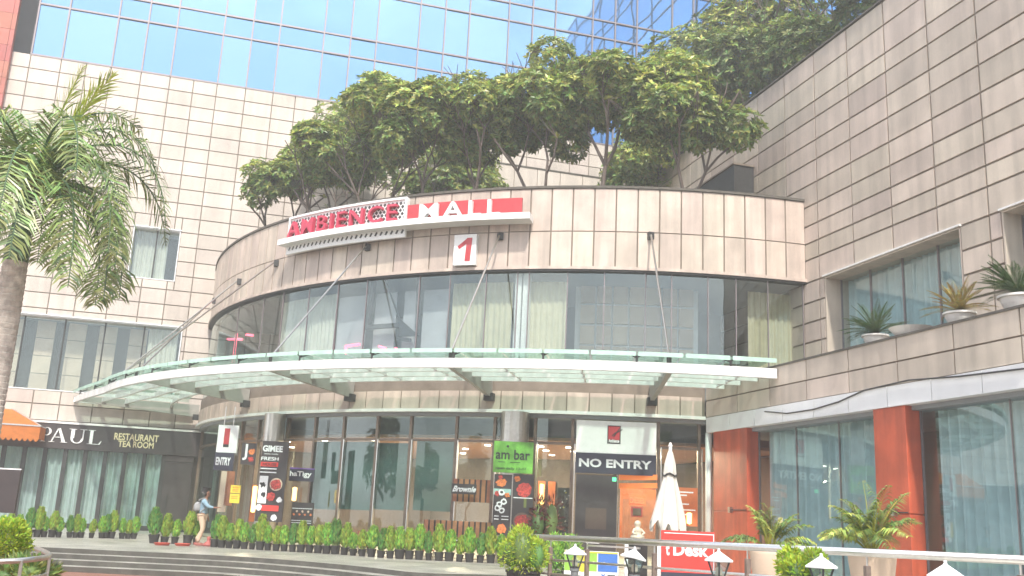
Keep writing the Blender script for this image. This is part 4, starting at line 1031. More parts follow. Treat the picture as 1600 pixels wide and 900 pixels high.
def cycad(label, x, ybot, D, potr, L, m, seed, n=34):
    rr = random.Random(seed); c = at(x, ybot, D); root = thing('potted_cycad', label, 'potted plant', (c.x, c.y, ZB3+.05), 'cycads in white bowls on the balcony')
    base = Vector((c.x, c.y, ZB3+.05)); h_ = potr*1.0
    pt = MB().lathe([(potr*.55,0),(potr*.85,h_*.55),(potr*.95,h_*.85),(potr*1.08,h_*.87),(potr*1.08,h_),(potr*.9,h_)], base, 24).build('bowl', M['pot_white'], root, smooth=False)
    MB().lathe([(potr*.9,h_-.02),(.05,h_+.08)], base, 16, cap=False).build('soil', M['soil'], pt)
    b = MB(); q0 = base + Vector((0,0,h_+.03))
    for k in range(n):
        a = rr.uniform(0,6.28); el = rr.uniform(5,75); d = Vector((math.cos(a)*math.cos(rad(el)), math.sin(a)*math.cos(rad(el)), math.sin(rad(el)))); LL = L*rr.uniform(.8,1.05)
        p = q0.copy(); nn = 8; pts = []
        for i in range(nn+1): pts.append(p.copy()); p = p + d*LL/nn; d = (d + Vector((0,0,-.07))).normalized()
        for i in range(1, 24):
            f = i/24*nn; j = int(f); q = pts[j].lerp(pts[min(j+1,nn)], f-j); t = (pts[min(j+1,nn)]-pts[max(j-1,0)]).normalized(); s = t.cross(Vector((0,0,1)))
            if s.length < .1: s = Vector((1,0,0))
            s.normalize()
            for sg in (-1,1): leafq(b, q, (s*sg+t*.9+Vector((0,0,.35))).normalized(), Vector((0,0,1)), LL*.2*math.sin(math.pi*min(1,.25+i/24*.7)), .022, .1)
    b.build('leaves', M[m], root); return root
def bal(x, y): 
    p = onp(x, y, 0, XB+.55); return (p - CAM).dot(_f0)
cycad('dark green cycad in a white bowl at the left end of the balcony edge', 1368, 537, bal(1368,537), .30, .95, 'cycad', 71, 46)
cycad('yellowing cycad in a white bowl, middle of the balcony edge', 1500, 502, bal(1500,502), .32, .85, 'cycad_old', 72, 36)
cycad('green cycad in a white bowl cut by the right edge of the photo', 1592, 480, bal(1592,480), .36, .95, 'cycad', 73, 46)
p = onp(1425,525,0,XB+.4); o = MB().lathe([(.32,0),(.46,.16),(.50,.2),(.46,.2)], (p.x,p.y,ZB3+.05), 24).build('empty_bowl', M['pot_white'], None, smooth=False); tag(o, 'low empty white bowl on the balcony edge between two cycads', 'bowl')

# ------------------------------------------------------------ signs at the entrance
ne = thing('no_entry_sign', 'big hanging sign with red emblem on white above NO ENTRY on a dark strip', 'sign', tuple(cp(962,700,R+.3)))
ta, za = oncyl(901, 655, RG+.55); tb2, _ = oncyl(1026, 660, RG+.55); _, zm = oncyl(960, 709, RG+.55); _, zl0 = oncyl(960, 741, RG+.55)
A3 = dp(ta, RG+.55, 0); B3 = dp(tb2, RG+.55, 0); xd = (B3-A3).normalized(); nd_ = Vector((xd.y, -xd.x, 0)); Wd = (B3-A3).length
def onplane2(x, y, o, nrm):
    d = ray(x, y); return CAM + d*((o-CAM).dot(nrm)/d.dot(nrm))
def pbox(b, u0, u1, z0, z1, d0, d1, O=None, X=None, Nn=None):
    O = O or A3; X = X or xd; Nn = Nn or nd_
    P = [O+X*u+Nn*d for d in (d0,d1) for u in (u0,u1)]
    return b.obox(O+X*(u0+u1)/2+Nn*(d0+d1)/2+Vector((0,0,(z0+z1)/2)), X*(u1-u0)/2, Nn*(d1-d0)/2, (0,0,(z1-z0)/2))
pbox(MB(), 0, Wd, zm, za-.02, -.25, 0).build('white_box', M['sign_white'], ne, bevel=.01)
pbox(MB(), .0, Wd, zl0, zm-.003, -.2, .012).build('dark_strip', M['navy'], ne)
flat_text('NO ENTRY', A3+xd*Wd*.045+nd_*.014+Vector((0,0,zl0+(zm-zl0)*.30)), xd, (0,0,1), Wd*.90, (zm-zl0)*.42, .015, 'lettering', M['white_ink'], ne, bold=.035)
e0, e1 = Wd*.39, Wd*.555; ze0, ze1 = zm+(za-zm)*.30, zm+(za-zm)*.85
em = pbox(MB(), e0, e1, ze0, ze1, .001, .012).build('emblem', M['black_ink'], ne)
pbox(MB(), e0+.03, e1-.03, ze0+.18*(ze1-ze0)+.02, ze1-.03, .012, .017).build('emblem_field', M['sign_red'], em)
b = MB(); 
for s_ in ((.48,.38,.9,.85),(.62,.58,1.12,.80),(.35,.42,.62,.62)): b.bar(A3+xd*(e0+(e1-e0)*s_[0])+nd_*.022+Vector((0,0,ze0+(ze1-ze0)*s_[1])), A3+xd*(e0+(e1-e0)*s_[2])+nd_*.022+Vector((0,0,ze0+(ze1-ze0)*s_[3])), .03, .006, up=tuple(nd_))
b.build('emblem_stroke', M['black_ink'], em)
flat_text('Ambience', A3+xd*(e0+.04)+nd_*.018+Vector((0,0,ze0+.06*(ze1-ze0))), xd, (0,0,1), (e1-e0)-.08, (ze1-ze0)*.2, .008, 'lettering', M['white_ink'], em, bold=.03)
# left ENTRY banner
eb = thing('entry_banner', 'white hanging banner with red emblem above ENTRY on a dark strip, far left', 'sign', tuple(cp(348,690)))
Pb = at(333, 735, 33.5); Q = at(366, 735, 33.5); X2 = (Vector((Q.x,Q.y,0))-Vector((Pb.x,Pb.y,0))); W2 = X2.length; X2.normalize(); N2 = Vector((X2.y,-X2.x,0)); O2 = Vector((Pb.x,Pb.y,0))
za2, zm2, zl2 = at(350,664,33.5).z, at(350,707,33.5).z, at(350,735,33.5).z
pbox(MB(), .02, W2, zm2, za2, -.12, 0, O2, X2, N2).build('white_box', M['sign_white'], eb)
pbox(MB(), 0, W2*.92, zl2, zm2-.003, -.1, .01, O2, X2, N2).build('dark_strip', M['navy'], eb)
flat_text('ENTRY', O2+X2*W2*.08+N2*.012+Vector((0,0,zl2+(zm2-zl2)*.28)), X2, (0,0,1), W2*.7, (zm2-zl2)*.45, .012, 'lettering', M['white_ink'], eb, bold=.03)
em = pbox(MB(), W2*.34, W2*.6, zm2+.3*(za2-zm2), zm2+.88*(za2-zm2), .001, .012, O2, X2, N2).build('emblem', M['sign_red'], eb)
pbox(MB(), W2*.34, W2*.6, zm2+.2*(za2-zm2), zm2+.3*(za2-zm2)-.002, .001, .012, O2, X2, N2).build('emblem_foot', M['black_ink'], em)
MB().bar(O2+X2*.2+Vector((0,0,za2)), O2+X2*.2+Vector((0,0,ZB+.02)), .03).bar(O2+X2*(W2-.2)+Vector((0,0,za2)), O2+X2*(W2-.2)+Vector((0,0,ZB+.02)), .03).build('hanger', M['steel'], eb)

def board(name, label, cat, x0, x1, y0, y1, D, base_m, deep=.08, legs=None):
    """flat board facing the camera side; returns draw(u0,u1,v0,v1,material,name) in 0..1 coordinates (v up)"""
    a = at(x0, y1, D); c = at(x1, y1, D); t = at((x0+x1)/2, y0, D); zb_ = at((x0+x1)/2, y1, D).z; zt_ = t.z
    O = Vector((a.x,a.y,0)); X = Vector((c.x,c.y,0))-O; W = X.length; X.normalize(); Nn = Vector((X.y,-X.x,0)); H = zt_-zb_
    root = thing(name, label, cat, (a.x, a.y, zb_)); face = pbox(MB(), 0, W, zb_, zt_, -deep, 0, O, X, Nn).build('board', base_m, root)
    lev = [0.002]
    def draw(u0,u1,v0,v1,m,nm='print',z=None):
        lev[0] += .0012; return pbox(MB(), u0*W, u1*W, zb_+v0*H, zb_+v1*H, .0005, lev[0] if z is None else z, O, X, Nn).build(nm, m, face)
    def txt(s, u0,u1,v0,v1,m,bold=.03,slant=0): 
        lev[0] += .003; return flat_text(s, O+X*(u0*W)+Nn*lev[0]+Vector((0,0,zb_+v0*H)), X, (0,0,1), (u1-u0)*W, (v1-v0)*H, .006, 'lettering', m, face, bold=bold, slant=slant)
    def disc(u, v, r, m, sq=1, nm='print', n=18, jag=0, seed=0):
        lev[0] += .0012; rr = random.Random(seed); c0 = O+X*(u*W)+Nn*lev[0]+Vector((0,0,zb_+v*H))
        P = [c0 + X*(r*W*math.cos(6.283*k/n)*(1+rr.uniform(-jag,jag))) + Vector((0,0,r*W*sq*math.sin(6.283*k/n)*(1+rr.uniform(-jag,jag)))) for k in range(n)]
        return MB().add(P, [tuple(range(n))]).build(nm, m, face)
    return root, draw, txt, disc
# black food poster under left column
r_, dw, tx, dc = board('food_poster', 'tall black poster with white headline, red bar and food pictures at the left column', 'poster', 398, 440, 689, 815, 32.6, M['sign_dark'])
tx('GIMEE', .02, .78, .865, .945, M['white_ink'], .04); tx('menu inside', .1, .62, .83, .848, M['white_ink'], .01)
tx('FRESH', .0, .66, .755, .80, M['white_ink'], .02); dw(0, .66, .68, .735, M['board_red']); tx('HOUSE', .08,.6,.69,.725,M['black_ink'],.02)
for v in (.645,.60): dw(.0,.62,v,v+.014,M['white_ink'])
dw(.02,.34,.22,.56,M['white_ink']); dc(.16,.45,.1,M['black_ink'],jag=.4,seed=2); dc(.22,.33,.09,M['black_ink'],jag=.4,seed=3)
dc(.66,.46,.24,M['pot_cream']); dc(.66,.46,.2,M['food_red'],jag=.15,seed=4); dc(.5,.31,.16,M['food_red'],jag=.2,seed=5); dc(.84,.27,.1,M['white_ink'],jag=.3,seed=6)
dw(.2,.84,.13,.20,M['board_red']); dc(.1,.17,.12,M['white_ink'],jag=.2,seed=7); dc(.3,.05,.1,M['pot_cream'],jag=.2,seed=8); dc(.7,.05,.12,M['white_ink'],jag=.2,seed=9)
# green poster and panels in the middle
c_ = dp(oncyl(805,740,RG+.9)[0], RG+1.02, 0); DG = (c_-CAM).dot(_f0)
r_, dw, tx, dc = board('green_poster', 'green poster with curly dark restaurant lettering on the middle column', 'poster', 770, 832, 690, 739, DG, M['green_sign'])
tx('am bar', .05, .92, .42, .74, M['black_ink'], .02); tx('open daily 11-11', .06,.82,.08,.18,M['black_ink'],.01)
b = MB()
dc(.35,.84,.03,M['black_ink'],jag=.4); dw(.12,.3,.33,.345,M['black_ink']); dw(.42,.68,.33,.345,M['black_ink'])
r_, dw, tx, dc = board('food_poster', 'stack of three dark food pictures left under the green poster', 'poster', 768, 796, 741, 836, DG, M['sign_dark'])
dc(.42,.86,.30,M['food_orange'],sq=.8,jag=.25,seed=1); dc(.35,.95,.12,M['food_red'],jag=.2,seed=2); dw(0,.97,.66,.76,mat('aqua_print',(.35,.55,.5),.5,nscale=8,namt=.2)); dc(.2,.68,.14,M['food_red'],jag=.3,seed=3); dc(.78,.66,.14,M['food_orange'],jag=.3,seed=4)
for u,v in ((.45,.70),(.35,.50),(.6,.55),(.5,.40),(.25,.44)): dc(u,v,.17,M['white_ink'],jag=.15,seed=int(u*50)); dc(u,v,.08,M['sign_dark'],jag=.3,seed=int(v*50))
for v in (.30,.25): dw(.1,.35,v,v+.015,M['white_ink']); dw(.5,.9,v,v+.015,M['white_ink'])
dc(.55,.1,.28,M['food_orange'],jag=.35,seed=9)
r_, dw, tx, dc = board('food_poster', 'tall picture of two red dishes right under the green poster', 'poster', 798, 831, 741, 836, DG, M['sign_dark'])
dc(.55,.74,.36,M['food_red'],jag=.12,seed=1); dc(.2,.92,.14,M['food_orange'],jag=.2,seed=2); dw(.05,.96,.60,.615,M['white_ink']); dc(.5,.22,.42,M['bronze']); dc(.5,.22,.34,M['food_red'],jag=.15,seed=4); dw(.55,.68,.45,.6,M['leaf_dark'])

# ------------------------------------------------------------ things inside the glass
r_, dw, tx, dc = board('kiosk_sign', 'dark strip sign with white lower case lettering over the cafe counter, left behind glass', 'sign', 451, 490, 731, 752, 33.5, M['navy'])
tx('haTigy', .02,.9,.25,.75,M['white_ink'],.03); dw(0,1,.9,1,mat('violet_strip',(.2,.1,.4),.5))
r_, dw, tx, dc = board('kiosk_sign', 'dark strip sign with white italic lettering over the wooden slat kiosk', 'sign', 705, 744, 756, 772, 30.9, M['sign_dark'])
tx('Brownie', .03,.95,.2,.8,M['white_ink'],.04,.1)
def slatted(label, x0, x1, y0, y1, D, n, m='wood'):
    root = thing('slat_kiosk', label, 'kiosk', tuple(at(x0,y1,D)))
    a, c = at(x0,y1,D), at(x1,y1,D); zt_ = at((x0+x1)/2,y0,D).z; zb_ = a.z; O = Vector((a.x,a.y,0)); X = Vector((c.x,c.y,0))-O; W = X.length; X.normalize(); Nn = Vector((X.y,-X.x,0))
    pbox(MB(),0,W,zb_,zt_,-.5,-.06,O,X,Nn).build('carcass', M['sign_dark'], root)
    b = MB()
    for k in range(n): pbox(b, W*(k+.1)/n, W*(k+.8)/n, zb_, zt_, -.055, 0, O, X, Nn)
    b.build('slats', M[m], root)
slatted('upper row of orange brown wooden slats on the kiosk behind glass', 706, 768, 749, 783, 31.3, 7)
slatted('lower row of orange brown wooden slats on the kiosk counter behind glass', 660, 768, 814, 845, 31.0, 12)
slatted('orange wooden wall panel behind the glass right of the green poster', 836, 868, 752, 845, 33, 2, 'int_orange')
for i,(x,y0,y1,D,lab) in enumerate([(847,757,787,31,'upright amber lit tube behind the glass right of the green poster'),(1077,802,818,29,'short amber lit tube behind the glass right of the closed parasol'),(461,762,782,33.4,'amber lit lamp in the cafe behind the left glass'),(399,760,800,33.0,'tall amber lit strip right of the yellow notices')]):
    p, q = at(x,y0,D), at(x,y1,D); o = MB().lathe([(.01,q.z-.02),(.07,q.z),(.075,p.z),(.02,p.z+.02)], (p.x,p.y,0), 12).build('amber_lamp', M['lamp_amber']); tag(o, lab, 'lamp')
for y in (745,):
    pass
o = thing('cove_ceiling', 'lowered ceiling with two orange lit coves inside the right hand door', 'ceiling', tuple(at(1000,760,29)))
for yy0, yy1 in ((742,750),(755,763)):
    a = at(968,(yy0+yy1)/2,30.5); c = at(1026,(yy0+yy1)/2,30.0); h_ = .16
    MB().obox((a+c)/2, (c-a)/2, Vector((0,.05,0)), (0,0,h_/2)).build('orange_cove', mat('cove_orange',(.75,.2,.05),.5,emit=.35), o)
r_, dw, tx, dc = board('lit_shop_sign', 'orange red lit sign reading DIESEL deep inside the right hand door', 'sign', 983, 1009, 774, 790, 33, M['int_orange'])
tx('DIESEL', .05,.95,.2,.8,M['neon'],.03)
r_, dw, tx, dc = board('door_notice', 'dark red square notice under the lit red sign inside the right hand door', 'notice', 986, 1004, 792, 808, 32.5, M['sign_red'])
dw(.15,.85,.15,.85,M['int_wall'])
r_, dw, tx, dc = board('shop_front_panel', 'brown lit shop front wall deep behind the right hand door', 'panel', 968, 1040, 764, 850, 34, M['int_orange'])
dw(.05,.95,.02,.8,M['wood'])
r_, dw, tx, dc = board('directory_board', 'red brown directory board with short white lines right of the parasol', 'board', 1056, 1090, 762, 822, 29.3, M['int_orange'])
for v,u in ((.86,.8),(.78,.5),(.55,.6),(.4,.9),(.28,.5)): dw(.08,u,v,v+.035,M['white_ink'])
r_, dw, tx, dc = board('dark_door', 'large near black glazed double door leaf left of the two long handles', 'door', 896, 962, 742, 880, 30.0, M['sign_dark'])
dw(.25,.75,.38,.62,M['int_wall']); dw(.28,.6,.22,.24,M['white_ink']); 
r_, dw, tx, dc = board('exit_sign', 'tiny green lit exit sign above the door beside the long handles', 'sign', 957, 963, 746, 752, 29.5, mat('exit_green',(.1,.7,.3),.5,emit=1))
# yellow notices by the entry
r_, dw, tx, dc = board('yellow_notice', 'pair of yellow printed notices one above the other right of the walking man', 'notice', 358, 373, 758, 786, 33.2, M['yellow'])
dw(0,1,.52,.56,M['sign_dark']); tx('NOTICE',.2,.8,.84,.92,M['food_orange'],.01); dw(.2,.8,.74,.77,M['food_orange']); dw(.2,.75,.66,.69,M['food_orange']); dw(.15,.8,.36,.39,M['food_orange']); dw(.15,.8,.25,.28,M['food_orange'])
for i,(x,y0,y1,m,lab) in enumerate([(345,736,800,'tan','tan upright panel just inside the glass under the ENTRY banner'),(355,736,790,'wood','brown upright panel beside the yellow notices'),(329,740,830,'leaf_dark','dark green reflection toned upright panel next to the dark door')]):
    if i == 2: continue
    r_, dw, tx, dc = board('wall_panel', lab, 'panel', x-6, x+6, y0, y1, 35.6, M[m])
r_, dw, tx, dc = board('orange_panel', 'orange upright panel behind the glass next to the black food poster', 'panel', 388, 396, 757, 815, 34.6, M['int_orange'])
# cafe furniture behind glass
def cafe_set(x, y, D, lab, seed=0):
    c = at(x, y, D); c.z = .02; root = thing('cafe_table', lab, 'table', tuple(c), 'cafe tables behind the entrance glass')
    MB().lathe([(.35,.73),(.36,.74),(.36,.76),(.35,.77)], c, 20).build('table_top', M['white_panel'], root)
    MB().lathe([(.25,0),(.25,.02),(.03,.05),(.03,.73)], c, 12).build('pedestal', M['dark_metal'], root)
    for s in (-1, 1):
        k = c + Vector((.62*s, .1, 0)); ch = thing('cafe_chair', ('left' if s < 0 else 'right')+' chair at the '+lab, 'chair', tuple(k), 'cafe chairs behind the entrance glass')
        MB().box(k.x-.2,k.x+.2,k.y-.2,k.y+.2,.42,.46).build('seat', M['wood'], ch, bevel=.01)
        MB().box(k.x+.18*s-.015,k.x+.18*s+.015,k.y-.2,k.y+.2,.5,.9).build('backrest', M['wood'], ch, bevel=.01)
        for a in (-.17,.17):
            for b__ in (-.17,.17): MB().tube([(k.x+a,k.y+b__,.02),(k.x+a,k.y+b__,.42 if a*s<0 else .9)], .015, 6).build('leg', M['dark_metal'], ch)
cafe_set(510, 830, 32.8, 'cafe table behind the first teal panel'); cafe_set(600, 838, 31.9, 'cafe table below the third teal panel'); cafe_set(700, 838, 31.0, 'cafe table left of the wooden kiosk')
r_, dw, tx, dc = board('menu_case', 'dark chilled counter with small white and brown items inside the left cafe', 'counter', 452, 486, 785, 835, 33.2, M['sign_dark'])
for k in range(7): dc(.12+.13*k,.62+.1*(k%2),.05,M['pot_cream'] if k%2 else M['food_orange'],jag=.3,seed=k)
for v in (.35,.42,.8): dw(.03,.95,v,v+.02,M['white_panel'])
r_, dw, tx, dc = board('shelf_unit', 'dark shelf of small bright jars behind the glass between parasol and green poster', 'shelf', 868, 892, 762, 850, 31.2, M['sign_dark'])
for k in range(14): dc(.15+.7*random.random(),.1+.85*random.random(),.05,random.choice((M['white_ink'],M['food_red'],M['yellow'],M['pot_cream'])),jag=.3,seed=k)
p = at(850, 838, 30.0)
bush('indoor_plant', 'reddish brown leafed plant behind the glass right of the green poster', 'plant', (p.x,p.y,p.z-.1), .5, 1.2, 'red_leaf', 420, L=.2, W=.06, seed=8, lobes=4, pot=.25)
r_, dw, tx, dc = board('hanging_monitor', 'dark display with orange picture and white letter J near the ENTRY banner', 'screen', 375, 398, 692, 726, 33.2, M['sign_dark'])
tx('J', .1,.42,.2,.95,M['white_ink'],.02); dc(.72,.6,.22,M['food_orange'],jag=.3,seed=1); dc(.7,.25,.18,M['food_red'],jag=.3,seed=2)
# ------------------------------------------------------------ parasol
pc = at(1046, 870, 21.5); gz = zpc(pc.x, pc.y)
ztp = at(1046,700,21.5).z; zbt = at(1046,826,21.5).z; zw_ = at(1046,742,21.5).z
um = thing('closed_parasol', 'closed cream canvas parasol tied near the top, standing before the doors', 'parasol', (pc.x, pc.y, gz))
n = 48; rr = random.Random(9)
levels = [(0.0,.02),(.06,.10),(.2,.20),(.33,.235),(.36,.22),(.45,.28),(.6,.38),(.75,.47),(.88,.55),(1.0,.60)]
vs = []
for li, (f, r) in enumerate(levels):
    z = ztp + (zbt-ztp)*f
    for k in range(n):
        a = 6.283*k/n; fold = (1 + (.02+.16*f)*math.sin(8*a+.6) + .10*f*math.sin(17*a+f*2)); zz_ = z - (.16*math.sin(8*a+1.2)+.1*math.sin(a+2.4) if f > .99 else 0)
        sk = .06*f
        vs.append((pc.x + r*.62*fold*math.cos(a) - sk*.5, pc.y + r*.5*fold*math.sin(a), zz_))
fs = [(i*n+k, i*n+(k+1)%n, (i+1)*n+(k+1)%n, (i+1)*n+k) for i in range(len(levels)-1) for k in range(n)]
MB().add(vs, fs).build('canopy_cloth', M['canvas'], um, smooth=True)
MB().tube([(pc.x,pc.y,gz),(pc.x,pc.y,ztp+.05)], .035, 10).build('pole', M['white_paint'], um, smooth=True)
MB().lathe([(.02,ztp+.0),(.05,ztp+.04),(.02,ztp+.12)], (pc.x,pc.y,0), 10).build('finial', M['white_paint'], um)
tie = [Vector((pc.x+.15*math.cos(6.283*k/16)-.01, pc.y+.14*math.sin(6.283*k/16), zw_+.03*math.sin(k*1.3))) for k in range(17)]
MB().tube(tie, .02, 6).build('tie_cord', M['dark_metal'], um)
MB().lathe([(.32,gz),(.32,gz+.06),(.1,gz+.12),(.05,gz+.25)], (pc.x,pc.y,0), 20).build('base', M['dark_metal'], um)
b = MB()
for k in range(6):
    a = 6.283*k/6+.3; b.bar((pc.x+.12*math.cos(a), pc.y+.12*math.sin(a), zbt+.1), (pc.x+.09*math.cos(a), pc.y+.09*math.sin(a), zbt-.35), .025)
b.build('ribs', M['canvas'], um)
# ------------------------------------------------------------ standing signs
r_, dw, tx, dc = board('desk_sign', 'red standing board with a white border reading Desk behind the handrail', 'sign', 1033, 1117, 830, 898, 19.5, M['board_red'])
tx('Desk', .22,.88,.42,.72,M['white_ink'],.035); tx('t', .08,.15,.42,.68,M['white_ink'],.035); dw(.97,.985,.0,.95,M['white_ink']); dw(.05,.97,.93,.95,M['white_ink']); dw(0,1,-.6,.04,M['navy'])
r_, dw, tx, dc = board('info_board', 'white standing board with green and blue printed panels behind the first lamp', 'board', 881, 966, 861, 905, 18.8, M['sign_white'])
dw(.0,.60,.28,.93,M['green']); dw(.62,.98,.28,.93,M['blue']); dc(.3,.6,.16,M['yellow'],jag=.2,seed=3); dw(.0,.98,.93,.98,M['yellow']); tx('x',.68,.76,.03,.2,M['blue'],.03); dw(.8,.94,.05,.18,M['black_ink'])
r_, dw, tx, dc = board('side_notice_board', 'grey notice board with a white edge at the left photo border by the restaurant', 'board', -60, 22, 730, 800, 24, M['sign_dark'])
dw(-.01,1.01,.97,1.0,M['white_panel'])
for x, lab in ((1030,'slim white post left of the red desk board'),(979,'slim white post between the second lamp and the printed board')):
    p = at(x, 850, 18.6); o = MB().tube([(p.x,p.y,zpc(p.x,p.y)),(p.x,p.y,p.z)], .035, 10).build('white_post', M['sign_white'], None, smooth=True); tag(o, lab, 'post')
# small statue
p = at(996, 842, 20.5)
st = thing('small_statue', 'small pale seated figurine on a plinth before the right hand door', 'statue', (p.x,p.y,zpc(p.x,p.y)))
MB().box(p.x-.16,p.x+.16,p.y-.16,p.y+.16,zpc(p.x,p.y),p.z-.02).build('plinth', M['dark_metal'], st, bevel=.01)
MB().lathe([(.12,-.02),(.15,.03),(.13,.07),(.07,.1),(.085,.15),(.09,.19),(.05,.23),(.045,.25),(.065,.28),(.07,.32),(.045,.36),(.01,.37)], p, 16).tube([p+Vector((-.07,0,.2)), p+Vector((-.13,-.05,.12)), p+Vector((-.05,-.1,.08))], .025, 8).tube([p+Vector((.07,0,.2)), p+Vector((.13,-.05,.12)), p+Vector((.05,-.1,.08))], .025, 8).build('figurine', M['statue'], st, smooth=True)
# ------------------------------------------------------------ handrail on the right
def Drail(x):  # depth along the rail by post index
    i = {0:0}
    return None
Apt = at(830, 838.5, 18.2); Bpt = at(1700, 880, 10.4)
hr = thing('handrail', 'stainless steel handrail on slim posts crossing the lower right foreground', 'railing', (Apt.x, Apt.y, zpc(Apt.x, Apt.y)))
def rpt(x):   # point on the straight rail seen at column x
    lo, hi = 0.0, 1.0
    for _ in range(40):
        m = (lo+hi)/2; P = Apt.lerp(Bpt, m); d = P-CAM; xx = 800+FPX*d.dot(RT)/d.dot(FW)
        if xx < x: lo = m
        else: hi = m
    return Apt.lerp(Bpt, (lo+hi)/2)
Bend = rpt(1690)
MB().tube([Apt, Bend], .052, 14).build('handrail_tube', M['steel'], hr, smooth=True)
mid1 = [q - Vector((0,0,.38)) for q in (Apt, Bend)]; mid2 = [q - Vector((0,0,.62)) for q in (Apt, Bend)]
dl = (Bend-Apt).normalized()*.15
MB().tube([mid1[0]-dl, mid1[1]], .02, 8).build('middle_rail', M['steel'], hr, smooth=True); MB().tube([mid2[0]-dl, mid2[1]], .02, 8).build('lower_rail', M['steel'], hr, smooth=True)
MB().tube([q - Vector((0,0,.85)) for q in (Apt, Bend)], .02, 8).build('lower_rail', M['steel'], hr, smooth=True)
for x in (842, 861, 918, 1023, 1168, 1354, 1594):
    q = rpt(x); zg = min(zpc(q.x,q.y), q.z-.9)
    MB().box(q.x-.035,q.x+.035,q.y-.035,q.y+.035, zg, q.z-.16).build('post', M['brown_steel'], hr, bevel=.008)
    MB().tube([q-Vector((0,0,.16)), q-Vector((0,0,.03))], .014, 8).build('post_pin', M['steel'], hr)
q = rpt(955); MB().bar(rpt(918)-Vector((0,0,.10)), rpt(1000)-Vector((0,0,.10)), .03).build('upper_bar', M['steel'], hr)
# ------------------------------------------------------------ garden lamps
lsp = [(899,853,15.8,'leftmost garden lamp, white pyramid cap against the green printed board'),(992,858,14.0,'second garden lamp from the left, its cap tilted, before the brown panelling'),(1123,861,13.0,'third garden lamp, cap overlapping the right edge of the red desk board'),(1283,869,11.6,'fourth garden lamp, standing before the lime green bush'),(1477,881,9.8,'rightmost garden lamp, standing before the curtained side glass')]
for i, (x, y, D, lab) in enumerate(lsp):
    p = at(x, y, D); lp = thing('garden_lamp', lab, 'lamp', (p.x,p.y,zpc(p.x,p.y)), 'garden lamps along the handrail'); z1 = p.z
    tl = .09 if i == 1 else 0
    b = MB(); P = [Vector((.185*math.cos(a), .185*math.sin(a), -.115)) for a in [rad(45+90*k+20) for k in range(4)]]; P2 = [Vector((q.x*.98,q.y*.98,-.135)) for q in P]; T = [Vector((q.x*.16,q.y*.16,-.01)) for q in P]
    rot = Matrix.Rotation(tl*2.2, 3, 'Y'); c = Vector((p.x,p.y,z1))
    vs = [c + rot@q for q in P2+P+T]; b.add(vs, [(3,2,1,0)]+[(k,(k+1)%4,4+(k+1)%4,4+k) for k in range(4)]+[(4+k,4+(k+1)%4,8+(k+1)%4,8+k) for k in range(4)]+[(8,9,10,11)]); b.lathe([(.03,-.015),(.015,.01),(.02,.025),(.004,.035)], c, 8)
    b.build('cap', M['white_panel'], lp, bevel=.004)
    b = MB(); zt_, zb_ = -.13, -.33
    U = [Vector((.135*math.cos(a), .135*math.sin(a), zt_)) for a in [rad(65+90*k) for k in range(4)]]; Lw = [Vector((q.x*.5,q.y*.5,zb_)) for q in U]
    for k in range(4):
        b.bar(c+U[k], c+Lw[k], .022); b.bar(c+U[k], c+U[(k+1)%4], .018); b.bar(c+Lw[k], c+Lw[(k+1)%4], .03)
    lant = b.build('lantern', M['dark_metal'], lp)
    gb = MB(); gb.add([c+q*1.0 for q in U]+[c+q for q in Lw], [(k,(k+1)%4,4+(k+1)%4,4+k) for k in range(4)]); gb.build('lantern_glass', M['glass_r'], lant)
    MB().lathe([(.02,zb_),(.045,zb_+.03),(.045,zb_+.11),(.015,zb_+.13)], c, 10).build('bulb', M['pot_cream'], lant)
    MB().lathe([(.075,zb_-.01),(.075,zb_-.05),(.06,zb_-.06),(.06,-(z1-zpc(p.x,p.y))+.05),(.1,-(z1-zpc(p.x,p.y))+.04),(.1,-(z1-zpc(p.x,p.y)))][::-1], c, 14).build('post', mat('lamp_post_grey%d'%i, (.16,.165,.17), .5, nscale=8, namt=.15), lp)
# ------------------------------------------------------------ curved rail bottom left
pts = [at(*q) for q in ((-60,878,9.0),(0,877.5,9.0),(34,876,9.1),(60,873,9.3),(78,870,9.8),(75,864,10.8),(60,858,12),(44,853,13.4),(20,848,15))]
cr = thing('curved_rail', 'low pale metal rail with a hairpin bend round the bushes at bottom left', 'railing', (pts[3].x, pts[3].y, -.30))
pts2 = [pts[0]]
MB().tube(chaikin(pts, 2), .026, 10).build('top_rail', M['steel_soft'], cr, smooth=True)
MB().tube([q-Vector((0,0,.16)) for q in chaikin(pts, 2)], .014, 8).build('lower_rail', M['steel_soft'], cr, smooth=True)
for i in (0,2,4,6,7):
    q = pts[i]; MB().tube([(q.x,q.y,-.30),(q.x,q.y,q.z)], .016, 8).build('post', M['steel_soft'], cr)
# small red trays and a pipe stub near the walking man
for x, y, D, lab in ((253,851,0,'flat red tray lying before the pots left of the walking man'),(285,852,0,'red tray lying just left of the walking man'),):
    p = onplaza(x, y+1); o = MB().lathe([(.20,0),(.25,.07),(.23,.07),(.18,.03)], (p.x,p.y,zpc(p.x,p.y)+.005), 18).build('tray', M['red_dirt']); tag(o, lab, 'tray')
p = onplaza(325, 853.5); o = MB().lathe([(.16,0),(.18,.05),(.13,.1),(.07,.14),(.05,.2),(.07,.27),(.02,.31)], (p.x,p.y,zpc(p.x,p.y)), 12).build('garden_ornament', M['red_stone'], None, smooth=True); tag(o, 'small brown ornament standing on the paving right of the walking man', 'ornament')
